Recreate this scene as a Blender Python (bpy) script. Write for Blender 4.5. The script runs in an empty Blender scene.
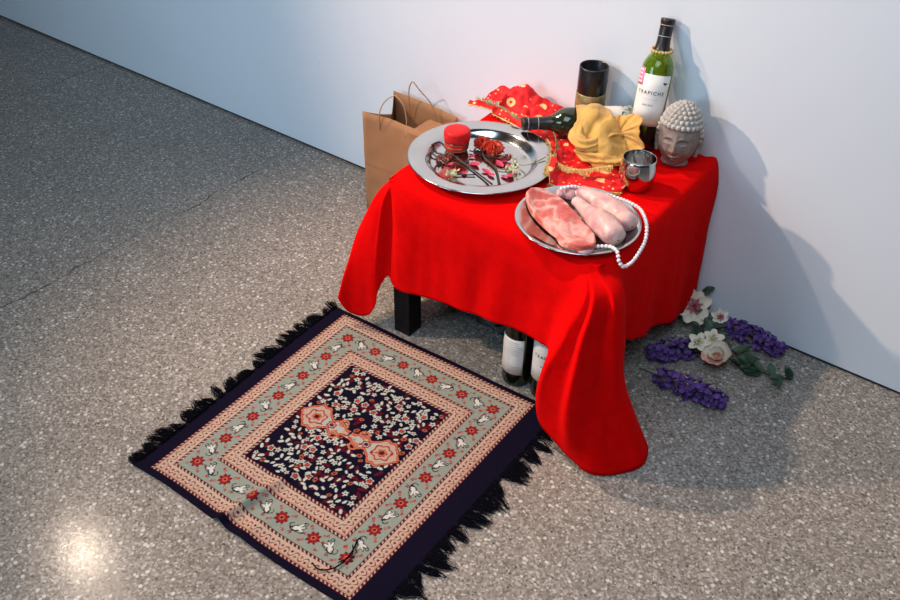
import bpy, math, random
import numpy as np
from mathutils import Vector, Matrix, noise

PI = math.pi
scn = bpy.context.scene
COL = scn.collection

# ------------------------------------------------------------------ camera
cam_d = bpy.data.cameras.new('camera')
cam_d.sensor_width = 36.0
cam_d.lens = 884.37 * 36.0 / 900.0
cam_o = bpy.data.objects.new('camera', cam_d)
COL.objects.link(cam_o)
_R = Matrix(((0.799, -0.385, 0.462), (0.602, 0.489, -0.632), (0.018, 0.783, 0.622))).normalized()
cam_o.matrix_world = Matrix.Translation((1.152, -1.334, 1.497)) @ _R.to_quaternion().to_matrix().to_4x4()
cam_d.clip_start = 0.05
scn.camera = cam_o

# ------------------------------------------------------------------ world, lights, exposure
scn.view_settings.view_transform = 'Standard'
scn.view_settings.look = 'None'
scn.view_settings.gamma = 1.0
scn.view_settings.use_curve_mapping = False
scn.view_settings.exposure = 0.0

world = bpy.data.worlds.new('gallery_air')
scn.world = world
world.use_nodes = True
wt = world.node_tree
wt.nodes.clear()
w_out = wt.nodes.new('ShaderNodeOutputWorld')
w_bg = wt.nodes.new('ShaderNodeBackground')
w_tc = wt.nodes.new('ShaderNodeTexCoord')
w_sep = wt.nodes.new('ShaderNodeSeparateXYZ')
w_ramp = wt.nodes.new('ShaderNodeValToRGB')
w_ramp.color_ramp.elements[0].position = 0.42
w_ramp.color_ramp.elements[0].color = (0.14, 0.17, 0.22, 1)
w_ramp.color_ramp.elements[1].position = 0.95
w_ramp.color_ramp.elements[1].color = (0.16, 0.17, 0.19, 1)
e = w_ramp.color_ramp.elements.new(0.62); e.color = (0.42, 0.55, 0.80, 1)
w_map = wt.nodes.new('ShaderNodeMath'); w_map.operation = 'MULTIPLY_ADD'
w_map.inputs[1].default_value = 0.5; w_map.inputs[2].default_value = 0.5
wt.links.new(w_tc.outputs['Generated'], w_sep.inputs[0])
wt.links.new(w_sep.outputs['Z'], w_map.inputs[0])
wt.links.new(w_map.outputs[0], w_ramp.inputs[0])
wt.links.new(w_ramp.outputs[0], w_bg.inputs[0])
w_bg.inputs[1].default_value = 0.09
wt.links.new(w_bg.outputs[0], w_out.inputs[0])

def spot(name, loc, target, energy, color, angle, blend, radius):
    d = bpy.data.lights.new(name, 'SPOT')
    d.energy = energy; d.color = color; d.spot_size = math.radians(angle)
    d.spot_blend = blend; d.shadow_soft_size = radius
    o = bpy.data.objects.new(name, d); COL.objects.link(o)
    o.location = loc
    o.rotation_euler = (Vector(target) - Vector(loc)).to_track_quat('-Z', 'Y').to_euler()
    return o

# warm track spotlight high on the left
spot('track_spotlight', (-2.30, -0.35, 3.75), (0.44, 0.0, 0.2), 540, (1.0, 0.79, 0.64), 38, 1.0, 0.05)
# second, lower warm spotlight from the front left
spot('stand_spotlight', (-2.34, -1.68, 2.43), (0.85, 0.20, 0.45), 400, (1.0, 0.76, 0.60), 52, 0.9, 0.045)
# small weak spotlight whose mirror image is the glint on the floor
spot('accent_spotlight', (-2.44, -0.05, 3.00), (-0.20, -0.80, 0.0), 62, (1.0, 0.80, 0.62), 40, 1.0, 0.05)
def panel(name, loc, target, size, energy, color, spread=180):
    d = bpy.data.lights.new(name, 'AREA'); d.shape = 'SQUARE'; d.size = size; d.energy = energy; d.color = color; d.spread = math.radians(spread)
    o = bpy.data.objects.new(name, d); COL.objects.link(o); o.location = loc
    o.rotation_euler = (Vector(target) - Vector(loc)).to_track_quat('-Z', 'Y').to_euler()
# two unseen cool fills added for bluish ambient: overhead, and behind the viewer's left
panel('overhead_fill', (1.0, -1.6, 3.1), (0.8, -0.2, 0.0), 2.0, 66, (0.60, 0.79, 1.0))
panel('left_wall_fill', (-1.2, -3.6, 1.5), (-0.75, 0.5, 0.6), 1.6, 15, (0.50, 0.75, 1.0), 75)

# ------------------------------------------------------------------ material helpers
def new_mat(name):
    m = bpy.data.materials.new(name); m.use_nodes = True
    return m, m.node_tree, m.node_tree.nodes['Principled BSDF']

def N(nt, kind, **inp):
    n = nt.nodes.new(kind)
    for k, v in inp.items():
        if k.startswith('_'):
            setattr(n, k[1:], v)
        else:
            n.inputs[k.replace('__', ' ')].default_value = v
    return n

def coords(nt, scale=(1, 1, 1), kind='Object'):
    t = nt.nodes.new('ShaderNodeTexCoord'); mp = nt.nodes.new('ShaderNodeMapping')
    mp.inputs['Scale'].default_value = scale
    nt.links.new(t.outputs[kind], mp.inputs[0])
    return mp.outputs[0]

def ramp(nt, fac, stops, mode='LINEAR'):
    r = nt.nodes.new('ShaderNodeValToRGB'); cr = r.color_ramp; cr.interpolation = mode
    cr.elements[0].position = stops[0][0]; cr.elements[0].color = (*stops[0][1], 1)
    cr.elements[1].position = stops[-1][0]; cr.elements[1].color = (*stops[-1][1], 1)
    for p, c in stops[1:-1]:
        el = cr.elements.new(p); el.color = (*c, 1)
    nt.links.new(fac, r.inputs[0])
    return r.outputs[0]

def bump(nt, b, height, strength=0.3, dist=0.002):
    n = nt.nodes.new('ShaderNodeBump'); n.inputs['Strength'].default_value = strength
    n.inputs['Distance'].default_value = dist
    nt.links.new(height, n.inputs['Height']); nt.links.new(n.outputs[0], b.inputs['Normal'])
    return n

def plain(name, col, rough=0.5, metal=0.0, var=0.12, scale=60, bmp=0.0, sheen=0.0, spec=0.5, sss=0.0):
    m, nt, b = new_mat(name)
    n = N(nt, 'ShaderNodeTexNoise', Scale=scale, Detail=4.0)
    nt.links.new(coords(nt), n.inputs['Vector'])
    lo = tuple(c * (1 - var) for c in col); hi = tuple(min(1, c * (1 + var)) for c in col)
    nt.links.new(ramp(nt, n.outputs['Fac'], [(0.3, lo), (0.7, hi)]), b.inputs['Base Color'])
    b.inputs['Roughness'].default_value = rough; b.inputs['Metallic'].default_value = metal
    b.inputs['Specular IOR Level'].default_value = spec
    if sheen: b.inputs['Sheen Weight'].default_value = sheen
    if sss:
        b.inputs['Subsurface Weight'].default_value = sss
        b.inputs['Subsurface Radius'].default_value = (0.01, 0.004, 0.003)
    if bmp: bump(nt, b, n.outputs['Fac'], bmp)
    return m

def mix(nt, fac, a, c, mode='MIX'):
    n = nt.nodes.new('ShaderNodeMix'); n.data_type = 'RGBA'; n.blend_type = mode
    for s, v in ((0, fac), (6, a), (7, c)):
        if isinstance(v, (int, float)): n.inputs[s].default_value = v
        elif isinstance(v, tuple): n.inputs[s].default_value = (*v, 1)
        else: nt.links.new(v, n.inputs[s])
    return n.outputs[2]

def math_n(nt, op, a, b_=None, c=None):
    n = nt.nodes.new('ShaderNodeMath'); n.operation = op
    for i, v in enumerate((a, b_, c)):
        if v is None: continue
        if isinstance(v, (int, float)): n.inputs[i].default_value = v
        else: nt.links.new(v, n.inputs[i])
    return n.outputs[0]

# ------------------------------------------------------------------ mesh helpers
class MB:
    def __init__(s): s.v = []; s.f = []
    def add(s, verts, faces):
        o = len(s.v); s.v += [tuple(v) for v in verts]; s.f += [tuple(i + o for i in f) for f in faces]
    def box(s, a, b):
        (x0, y0, z0), (x1, y1, z1) = a, b
        s.add([(x0,y0,z0),(x1,y0,z0),(x1,y1,z0),(x0,y1,z0),(x0,y0,z1),(x1,y0,z1),(x1,y1,z1),(x0,y1,z1)],
              [(0,3,2,1),(4,5,6,7),(0,1,5,4),(1,2,6,5),(2,3,7,6),(3,0,4,7)])
    def grid(s, rows, closed=False):
        h, w = len(rows), len(rows[0])
        vs = [p for r in rows for p in r]; fs = []
        for i in range(h - 1):
            for j in range(w if closed else w - 1):
                k = (j + 1) % w
                fs.append((i*w+j, i*w+k, (i+1)*w+k, (i+1)*w+j))
        s.add(vs, fs)
    def lathe(s, prof, n=48, M=None):
        rows = []
        for r, z in prof:
            rows.append([(r*math.cos(2*PI*k/n), r*math.sin(2*PI*k/n), z) for k in range(n)])
        if M is not None: rows = [[tuple(M @ Vector(p)) for p in r] for r in rows]
        s.grid(rows, True)
    def tube(s, path, rad, n=6, caps=True):
        P = [Vector(p) for p in path]; rows = []
        up = Vector((0.13, 0.27, 1)).normalized()
        for i, p in enumerate(P):
            d = (P[min(i+1, len(P)-1)] - P[max(i-1, 0)]).normalized()
            if d.length < 1e-6: d = Vector((0, 0, 1))
            a = d.cross(up)
            if a.length < 0.05: a = d.cross(Vector((1, 0, 0)))
            a.normalize(); b = a.cross(d)
            r = rad[i] if isinstance(rad, (list, tuple)) else rad
            rows.append([tuple(p + r*(math.cos(2*PI*k/n)*a + math.sin(2*PI*k/n)*b)) for k in range(n)])
        o = len(s.v); s.grid(rows, True)
        if caps:
            s.f.append(tuple(o + k for k in range(n))[::-1])
            s.f.append(tuple(o + (len(P)-1)*n + k for k in range(n)))
    def ball(s, c, r, n=10, m=6, squash=(1, 1, 1), M=None):
        rows = []
        for i in range(m + 1):
            t = PI * i / m
            rr = max(math.sin(t), 1e-4)
            row = [Vector((r*squash[0]*rr*math.cos(2*PI*k/n), r*squash[1]*rr*math.sin(2*PI*k/n), -r*squash[2]*math.cos(t))) for k in range(n)]
            if M is not None: row = [M @ p for p in row]
            rows.append([tuple(p + Vector(c)) for p in row])
        s.grid(rows, True)
    def build(s, name, mat, parent=None, smooth=True, world=False, weld=False):
        me = bpy.data.meshes.new(name)
        vs = s.v
        if world and parent is not None:
            L = parent.location; vs = [(x-L[0], y-L[1], z-L[2]) for x, y, z in vs]
        me.from_pydata(vs, [], s.f)
        if weld:
            import bmesh
            bm = bmesh.new(); bm.from_mesh(me)
            bmesh.ops.remove_doubles(bm, verts=bm.verts, dist=1e-5)
            bmesh.ops.recalc_face_normals(bm, faces=bm.faces); bm.to_mesh(me); bm.free()
        me.update()
        if smooth: me.polygons.foreach_set('use_smooth', [True]*len(me.polygons))
        if mat: me.materials.append(mat)
        o = bpy.data.objects.new(name, me); COL.objects.link(o)
        if parent is not None: o.parent = parent
        return o

def tag(o, label=None, cat=None, group=None, kind=None):
    if label: o['label'] = label
    if cat: o['category'] = cat
    if group: o['group'] = group
    if kind: o['kind'] = kind
    return o

def thing(name, loc, label, cat, group=None, M=None):
    o = bpy.data.objects.new(name, None); COL.objects.link(o); o.empty_display_size = 0.02
    if M is not None: o.matrix_world = M
    else: o.location = loc
    return tag(o, label, cat, group)

def bevel(o, w=0.002, seg=2):
    m = o.modifiers.new('bevel', 'BEVEL'); m.width = w; m.segments = seg; m.limit_method = 'ANGLE'
    return o
def solid(o, t=0.001, off=1.0):
    m = o.modifiers.new('thickness', 'SOLIDIFY'); m.thickness = t; m.offset = off
    return o
def subsurf(o, n=1):
    m = o.modifiers.new('smooth', 'SUBSURF'); m.levels = n; m.render_levels = n
    return o

def cr_eval(ts, P, t):
    """smooth cubic through points P at parameters ts (non-uniform, finite-difference tangents)"""
    n = len(ts)
    i = min(max(int(np.searchsorted(ts, t)) - 1, 0), n - 2)
    h = ts[i+1] - ts[i]; u = (t - ts[i]) / h
    def tan(k):
        if k == 0: return (P[1]-P[0])/(ts[1]-ts[0])
        if k == n-1: return (P[-1]-P[-2])/(ts[-1]-ts[-2])
        a = (P[k]-P[k-1])/(ts[k]-ts[k-1]); b = (P[k+1]-P[k])/(ts[k+1]-ts[k])
        wa = ts[k+1]-ts[k]; wb = ts[k]-ts[k-1]
        return (a*wa + b*wb)/(wa+wb)
    m0, m1 = tan(i)*h, tan(i+1)*h
    return (2*u**3-3*u*u+1)*P[i] + (u**3-2*u*u+u)*m0 + (-2*u**3+3*u*u)*P[i+1] + (u**3-u*u)*m1

def spline(pts, n):
    P = np.array(pts, float)
    d = np.maximum(np.linalg.norm(np.diff(P, axis=0), axis=1), 1e-5)
    ts = np.concatenate([[0], np.cumsum(d)])
    return np.array([cr_eval(ts, P, t) for t in np.linspace(0, ts[-1], n)])

def surface(cols, nu, nv):
    """cols: list of control polylines; returns nu x nv grid of points"""
    C = [spline(c, nv) for c in cols]
    dist = [0]
    for a, b in zip(C[:-1], C[1:]):
        dist.append(dist[-1] + max(float(np.linalg.norm(a-b, axis=1).mean()), 1e-4))
    ts = np.array(dist)
    S = np.stack(C)
    return np.array([cr_eval(ts, S, t) for t in np.linspace(0, ts[-1], nu)])

def fbm(x, y, z=0.0, s=1.0, o=3):
    return noise.fractal(Vector((x*s, y*s, z*s)), 1.0, 2.0, o)

def smooth_path(pts, n): return [tuple(float(v) for v in p) for p in spline(pts, n)]

# ------------------------------------------------------------------ materials
def floor_material():
    m, nt, b = new_mat('terrazzo')
    co = coords(nt)
    v1 = N(nt, 'ShaderNodeTexVoronoi', Scale=230.0); nt.links.new(co, v1.inputs['Vector'])
    sep1 = nt.nodes.new('ShaderNodeSeparateColor'); nt.links.new(v1.outputs['Color'], sep1.inputs[0])
    base = ramp(nt, sep1.outputs[0], [(0.0, (0.14,0.115,0.092)), (0.3, (0.215,0.182,0.150)), (0.7, (0.285,0.243,0.205)), (0.9, (0.36,0.315,0.27)), (1.0, (0.48,0.43,0.375))])
    v2 = N(nt, 'ShaderNodeTexVoronoi', Scale=105.0, Randomness=1.0); nt.links.new(co, v2.inputs['Vector'])
    sep2 = nt.nodes.new('ShaderNodeSeparateColor'); nt.links.new(v2.outputs['Color'], sep2.inputs[0])
    chip = math_n(nt, 'MULTIPLY', math_n(nt, 'LESS_THAN', v2.outputs['Distance'], 0.42), math_n(nt, 'GREATER_THAN', sep2.outputs[1], 0.80))
    chipcol = ramp(nt, sep2.outputs[2], [(0.0, (0.33,0.29,0.24)), (0.5, (0.45,0.41,0.355)), (1.0, (0.58,0.54,0.48))])
    c = mix(nt, chip, base, chipcol)
    dark = math_n(nt, 'MULTIPLY', math_n(nt, 'LESS_THAN', v2.outputs['Distance'], 0.3), math_n(nt, 'LESS_THAN', sep2.outputs[1], 0.05))
    c = mix(nt, dark, c, (0.08, 0.075, 0.065))
    big = N(nt, 'ShaderNodeTexNoise', Scale=2.2, Detail=5.0); nt.links.new(co, big.inputs['Vector'])
    c = mix(nt, 1.0, c, ramp(nt, big.outputs['Fac'], [(0.3, (0.84,0.84,0.84)), (0.7, (1.0,0.99,0.97))]), 'MULTIPLY')
    # hairline cracks along the old joints (run towards the wall, 1.1 m apart)
    sx = nt.nodes.new('ShaderNodeSeparateXYZ'); nt.links.new(co, sx.inputs[0])
    wob = N(nt, 'ShaderNodeTexNoise', Scale=4.0, Detail=6.0, Roughness=0.6); nt.links.new(co, wob.inputs['Vector'])
    xx = math_n(nt, 'ADD', sx.outputs['X'], math_n(nt, 'MULTIPLY', math_n(nt, 'SUBTRACT', wob.outputs['Fac'], 0.5), 0.10))
    gate = N(nt, 'ShaderNodeTexNoise', Scale=6.0, Detail=2.0); nt.links.new(co, gate.inputs['Vector'])
    gk = ramp(nt, gate.outputs['Fac'], [(0.36, (0.1,)*3), (0.55, (0.75,)*3)])
    for x0 in (-0.87, -1.97):
        ln = math_n(nt, 'LESS_THAN', math_n(nt, 'ABSOLUTE', math_n(nt, 'SUBTRACT', xx, x0)), 0.0028)
        c = mix(nt, math_n(nt, 'MULTIPLY', ln, gk), c, (0.035, 0.03, 0.027))
    nt.links.new(c, b.inputs['Base Color'])
    r = math_n(nt, 'MULTIPLY_ADD', sep1.outputs[1], 0.06, 0.13)
    nt.links.new(r, b.inputs['Roughness'])
    b.inputs['Specular IOR Level'].default_value = 0.22
    fine = N(nt, 'ShaderNodeTexNoise', Scale=90.0, Detail=3.0); nt.links.new(co, fine.inputs['Vector'])
    bump(nt, b, fine.outputs['Fac'], 0.12, 0.0015)
    return m

def wall_material():
    m, nt, b = new_mat('white_wall_paint')
    co = coords(nt)
    n = N(nt, 'ShaderNodeTexNoise', Scale=1.5, Detail=5.0); nt.links.new(co, n.inputs['Vector'])
    c = ramp(nt, n.outputs['Fac'], [(0.3, (0.71,0.72,0.73)), (0.7, (0.75,0.755,0.76))])
    sp = N(nt, 'ShaderNodeTexVoronoi', Scale=9.0); nt.links.new(co, sp.inputs['Vector'])
    c = mix(nt, math_n(nt, 'LESS_THAN', sp.outputs['Distance'], 0.022), c, (0.55, 0.55, 0.55))
    nt.links.new(c, b.inputs['Base Color'])
    b.inputs['Roughness'].default_value = 0.6
    f = N(nt, 'ShaderNodeTexNoise', Scale=140.0, Detail=3.0); nt.links.new(co, f.inputs['Vector'])
    bump(nt, b, f.outputs['Fac'], 0.10, 0.001)
    return m

def red_cloth_material():
    m, nt, b = new_mat('red_cloth')
    co = coords(nt)
    n = N(nt, 'ShaderNodeTexNoise', Scale=35.0, Detail=6.0, Roughness=0.7); nt.links.new(co, n.inputs['Vector'])
    nt.links.new(ramp(nt, n.outputs['Fac'], [(0.3, (0.62,0.0007,0.0010)), (0.7, (0.74,0.0014,0.0016))]), b.inputs['Base Color'])
    b.inputs['Roughness'].default_value = 0.9
    b.inputs['Specular IOR Level'].default_value = 0.03
    b.inputs['Sheen Weight'].default_value = 0.03
    b.inputs['Sheen Tint'].default_value = (1, 0.12, 0.1, 1)
    w = N(nt, 'ShaderNodeTexNoise', Scale=900.0, Detail=2.0); nt.links.new(co, w.inputs['Vector'])
    bump(nt, b, w.outputs['Fac'], 0.25, 0.0008)
    return m

def steel_material(name='brushed_steel', rough=0.2, tint=(0.62,0.605,0.585)):
    m, nt, b = new_mat(name)
    co = coords(nt)
    n = N(nt, 'ShaderNodeTexNoise', Scale=22.0, Detail=7.0); nt.links.new(co, n.inputs['Vector'])
    nt.links.new(ramp(nt, n.outputs['Fac'], [(0.3, tuple(c*0.88 for c in tint)), (0.7, tint)]), b.inputs['Base Color'])
    b.inputs['Metallic'].default_value = 1.0
    nt.links.new(math_n(nt, 'MULTIPLY_ADD', n.outputs['Fac'], 0.14, rough - 0.07), b.inputs['Roughness'])
    return m

def glass_material(name, col, rough=0.03, trans=1.0):
    m, nt, b = new_mat(name)
    n = N(nt, 'ShaderNodeTexNoise', Scale=10.0); nt.links.new(coords(nt), n.inputs['Vector'])
    nt.links.new(ramp(nt, n.outputs['Fac'], [(0.2, tuple(c*0.92 for c in col)), (0.8, col)]), b.inputs['Base Color'])
    b.inputs['Transmission Weight'].default_value = trans
    b.inputs['Roughness'].default_value = rough
    b.inputs['IOR'].default_value = 1.45
    return m

def sari_material():
    m, nt, b = new_mat('printed_red_silk')
    co = coords(nt)
    v = N(nt, 'ShaderNodeTexVoronoi', Scale=21.0, Randomness=0.65); nt.links.new(co, v.inputs['Vector'])
    v2 = N(nt, 'ShaderNodeTexVoronoi', Scale=95.0); nt.links.new(co, v2.inputs['Vector'])
    n = N(nt, 'ShaderNodeTexNoise', Scale=50.0, Detail=4.0); nt.links.new(co, n.inputs['Vector'])
    d = math_n(nt, 'ADD', v.outputs['Distance'], math_n(nt, 'MULTIPLY', math_n(nt, 'SUBTRACT', n.outputs['Fac'], 0.5), 0.25))
    mot = math_n(nt, 'MULTIPLY', math_n(nt, 'LESS_THAN', d, 0.25), math_n(nt, 'GREATER_THAN', d, 0.06))
    s2 = nt.nodes.new('ShaderNodeSeparateColor'); nt.links.new(v2.outputs['Color'], s2.inputs[0])
    dots = math_n(nt, 'MULTIPLY', math_n(nt, 'LESS_THAN', v2.outputs['Distance'], 0.26), math_n(nt, 'GREATER_THAN', s2.outputs[0], 0.72))
    red = ramp(nt, n.outputs['Fac'], [(0.3, (0.60,0.004,0.008)), (0.7, (0.85,0.02,0.02))])
    gold = math_n(nt, 'MAXIMUM', mot, dots)
    nt.links.new(mix(nt, gold, red, (0.80,0.50,0.20)), b.inputs['Base Color'])
    nt.links.new(math_n(nt, 'MULTIPLY', gold, 0.35), b.inputs['Metallic'])
    b.inputs['Roughness'].default_value = 0.6
    b.inputs['Specular IOR Level'].default_value = 0.2
    return m

def meat_material():
    m, nt, b = new_mat('raw_meat')
    co = coords(nt)
    n = N(nt, 'ShaderNodeTexNoise', Scale=13.0, Detail=2.0, Distortion=0.4); nt.links.new(co, n.inputs['Vector'])
    n2 = N(nt, 'ShaderNodeTexNoise', Scale=120.0, Detail=4.0); nt.links.new(co, n2.inputs['Vector'])
    c = ramp(nt, n.outputs['Fac'], [(0.28, (0.42,0.06,0.05)), (0.42, (0.52,0.11,0.085)), (0.455, (0.56,0.17,0.13)), (0.495, (0.70,0.40,0.33)), (0.545, (0.54,0.16,0.13)), (0.64, (0.46,0.08,0.065)), (0.76, (0.60,0.24,0.20))])
    c = mix(nt, 0.35, c, ramp(nt, n2.outputs['Fac'], [(0.35, (0.5,0.15,0.13)), (0.65, (0.9,0.6,0.55))]), 'OVERLAY')
    nt.links.new(c, b.inputs['Base Color'])
    b.inputs['Roughness'].default_value = 0.38
    b.inputs['Subsurface Weight'].default_value = 0.12
    b.inputs['Subsurface Radius'].default_value = (0.006, 0.002, 0.0015)
    bump(nt, b, n2.outputs['Fac'], 0.35, 0.002)
    return m

def skin_material():
    m, nt, b = new_mat('raw_poultry_skin')
    co = coords(nt)
    n = N(nt, 'ShaderNodeTexNoise', Scale=26.0, Detail=4.0, Distortion=0.8); nt.links.new(co, n.inputs['Vector'])
    n2 = N(nt, 'ShaderNodeTexVoronoi', Scale=330.0); nt.links.new(co, n2.inputs['Vector'])
    c = ramp(nt, n.outputs['Fac'], [(0.28, (0.42,0.20,0.21)), (0.45, (0.60,0.31,0.28)), (0.6, (0.70,0.44,0.36)), (0.78, (0.58,0.36,0.38))])
    nt.links.new(c, b.inputs['Base Color'])
    b.inputs['Roughness'].default_value = 0.35
    b.inputs['Subsurface Weight'].default_value = 0.15
    b.inputs['Subsurface Radius'].default_value = (0.006, 0.003, 0.002)
    bump(nt, b, n2.outputs['Distance'], 0.2, 0.001)
    return m

def stone_material(name, lo, hi):
    m, nt, b = new_mat(name)
    co = coords(nt)
    n = N(nt, 'ShaderNodeTexNoise', Scale=70.0, Detail=8.0, Roughness=0.7); nt.links.new(co, n.inputs['Vector'])
    nt.links.new(ramp(nt, n.outputs['Fac'], [(0.3, lo), (0.7, hi)]), b.inputs['Base Color'])
    b.inputs['Roughness'].default_value = 0.85
    bump(nt, b, n.outputs['Fac'], 0.35, 0.0012)
    return m

def rug_material():
    m, nt, b = new_mat('woven_rug_pile')
    a = nt.nodes.new('ShaderNodeVertexColor'); a.layer_name = 'weave'
    co = coords(nt)
    n = N(nt, 'ShaderNodeTexNoise', Scale=420.0, Detail=3.0); nt.links.new(co, n.inputs['Vector'])
    c = mix(nt, 1.0, a.outputs['Color'], ramp(nt, n.outputs['Fac'], [(0.3, (0.72,)*3), (0.7, (1.0,)*3)]), 'MULTIPLY')
    nt.links.new(c, b.inputs['Base Color'])
    b.inputs['Roughness'].default_value = 0.95
    b.inputs['Specular IOR Level'].default_value = 0.02
    bump(nt, b, n.outputs['Fac'], 0.5, 0.0012)
    return m

M = dict(
    floor=floor_material(), wall=wall_material(), red=red_cloth_material(), steel=steel_material(rough=.13),
    steel_dark=steel_material('polished_steel', 0.12, (0.62,0.61,0.60)),
    sari=sari_material(), meat=meat_material(), skin=skin_material(), rug=rug_material(),
    gap=plain('gap_shade', (0.02,0.022,0.025), 0.8),
    black=plain('black_lacquer', (0.004,0.004,0.005), 0.5, spec=0.15),
    navy=plain('navy_yarn', (0.0035,0.0035,0.006), 0.95, var=0.4, scale=200, spec=0.03),
    paper=plain('kraft_paper', (0.33,0.15,0.058), 0.8, var=0.10, scale=12, bmp=0.15),
    twine=plain('twisted_paper_cord', (0.42,0.25,0.13), 0.8, var=0.25, scale=300),
    green_glass=glass_material('green_glass', (0.45,0.60,0.13)),
    dark_glass=plain('dark_bottle_glass', (0.004,0.006,0.003), 0.06, spec=0.5),
    olive_glass=plain('dark_olive_glass', (0.018,0.024,0.008), 0.07, spec=0.7),
    capsule=plain('dark_foil_capsule', (0.035,0.028,0.024), 0.33, metal=0.4, var=0.2),
    label=plain('cream_paper_label', (0.78,0.72,0.64), 0.6, var=0.03),
    ink=plain('black_ink', (0.03,0.03,0.03), 0.6),
    grey_ink=plain('grey_ink', (0.40,0.38,0.36), 0.6),
    orange_ink=plain('orange_ink', (0.75,0.42,0.20), 0.6),
    pink=plain('pink_sticker', (0.85,0.22,0.33), 0.5),
    white=plain('white_ink', (0.85,0.85,0.85), 0.5),
    wine=plain('red_wine', (0.05,0.006,0.008), 0.1),
    stone=stone_material('weathered_stone_face', (0.15,0.105,0.082), (0.31,0.235,0.19)),
    stone_hair=stone_material('pale_stone_curls', (0.33,0.285,0.24), (0.56,0.50,0.44)),
    yellow=plain('mustard_cloth', (0.58,0.31,0.060), 0.75, var=0.14, scale=26, sheen=0.2),
    gold=plain('gold_thread', (0.90,0.58,0.20), 0.38, metal=0.45, var=0.3, scale=300),
    goldband=plain('gold_foil_band', (0.34,0.25,0.10), 0.4, metal=0.5, var=0.45, scale=75),
    lacquer=plain('black_gloss', (0.008,0.008,0.009), 0.3),
    lid=plain('red_plastic_lid', (0.62,0.008,0.008), 0.4, var=0.05, spec=0.2),
    jar=plain('amber_jar', (0.22,0.03,0.015), 0.12, var=0.3, scale=25),
    carn=plain('orange_red_petals', (0.85,0.075,0.03), 0.65, var=0.35, scale=120),
    petal=plain('crimson_petals', (0.50,0.03,0.07), 0.6, var=0.4, scale=60),
    stem_dark=plain('dry_dark_stem', (0.025,0.018,0.014), 0.7, var=0.3),
    stem_green=plain('dry_green_stem', (0.17,0.19,0.07), 0.7, var=0.35, scale=80),
    straw=plain('straw_blossom', (0.62,0.56,0.32), 0.8, var=0.3, scale=90),
    rust=plain('rust_dry_blossom', (0.22,0.045,0.03), 0.8, var=0.5, scale=150),
    bead=plain('wooden_bead', (0.60,0.36,0.14), 0.45, var=0.3, scale=90),
    pearl=plain('pearl', (0.86,0.78,0.74), 0.18, var=0.04, sss=0.1),
    purple=plain('purple_blossom', (0.11,0.045,0.20), 0.7, var=0.55, scale=50),
    cream=plain('cream_petals', (0.72,0.62,0.46), 0.6, var=0.1, scale=40, sss=0.1),
    peach=plain('peach_petals', (0.85,0.42,0.30), 0.6, var=0.12, scale=40, sss=0.1),
    rosy=plain('rose_veined_centre', (0.45,0.12,0.13), 0.6, var=0.3),
    leaf=plain('dark_green_leaf', (0.035,0.075,0.035), 0.55, var=0.35, scale=40),
    film=glass_material('clear_plastic_film', (0.75,0.80,0.80), 0.15),
)

# ------------------------------------------------------------------ the setting
mb = MB(); mb.box((-7, -5, -0.1), (4.5, 0.70, 0.0)); tag(mb.build('floor', M['floor'], smooth=False), kind='structure')
WY = 0.566
mb = MB(); mb.box((-7, WY, 0.009), (4.5, WY + 0.12, 4.2)); tag(mb.build('wall_back', M['wall'], smooth=False), kind='structure')
mb = MB(); mb.box((-7, WY + 0.004, 0.0), (4.5, WY + 0.11, 0.009)); tag(mb.build('shadow_gap_back', M['gap'], smooth=False), kind='structure')  # recess below the wall, its shade put in as near-black colour

# ------------------------------------------------------------------ side table
tb = thing('side_table', (0, 0, 0), 'low square black side table hidden under the red cloth', 'table')
mb = MB(); mb.box((0, 0, 0.40), (0.55, 0.55, 0.45)); bevel(mb.build('tabletop', M['black'], tb, smooth=False), 0.003)
for lx in (0, 0.5):
    for ly in (0, 0.5):
        mb = MB(); mb.box((lx, ly, 0), (lx+0.05, ly+0.05, 0.40)); bevel(mb.build('leg', M['black'], tb, smooth=False), 0.002)

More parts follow.
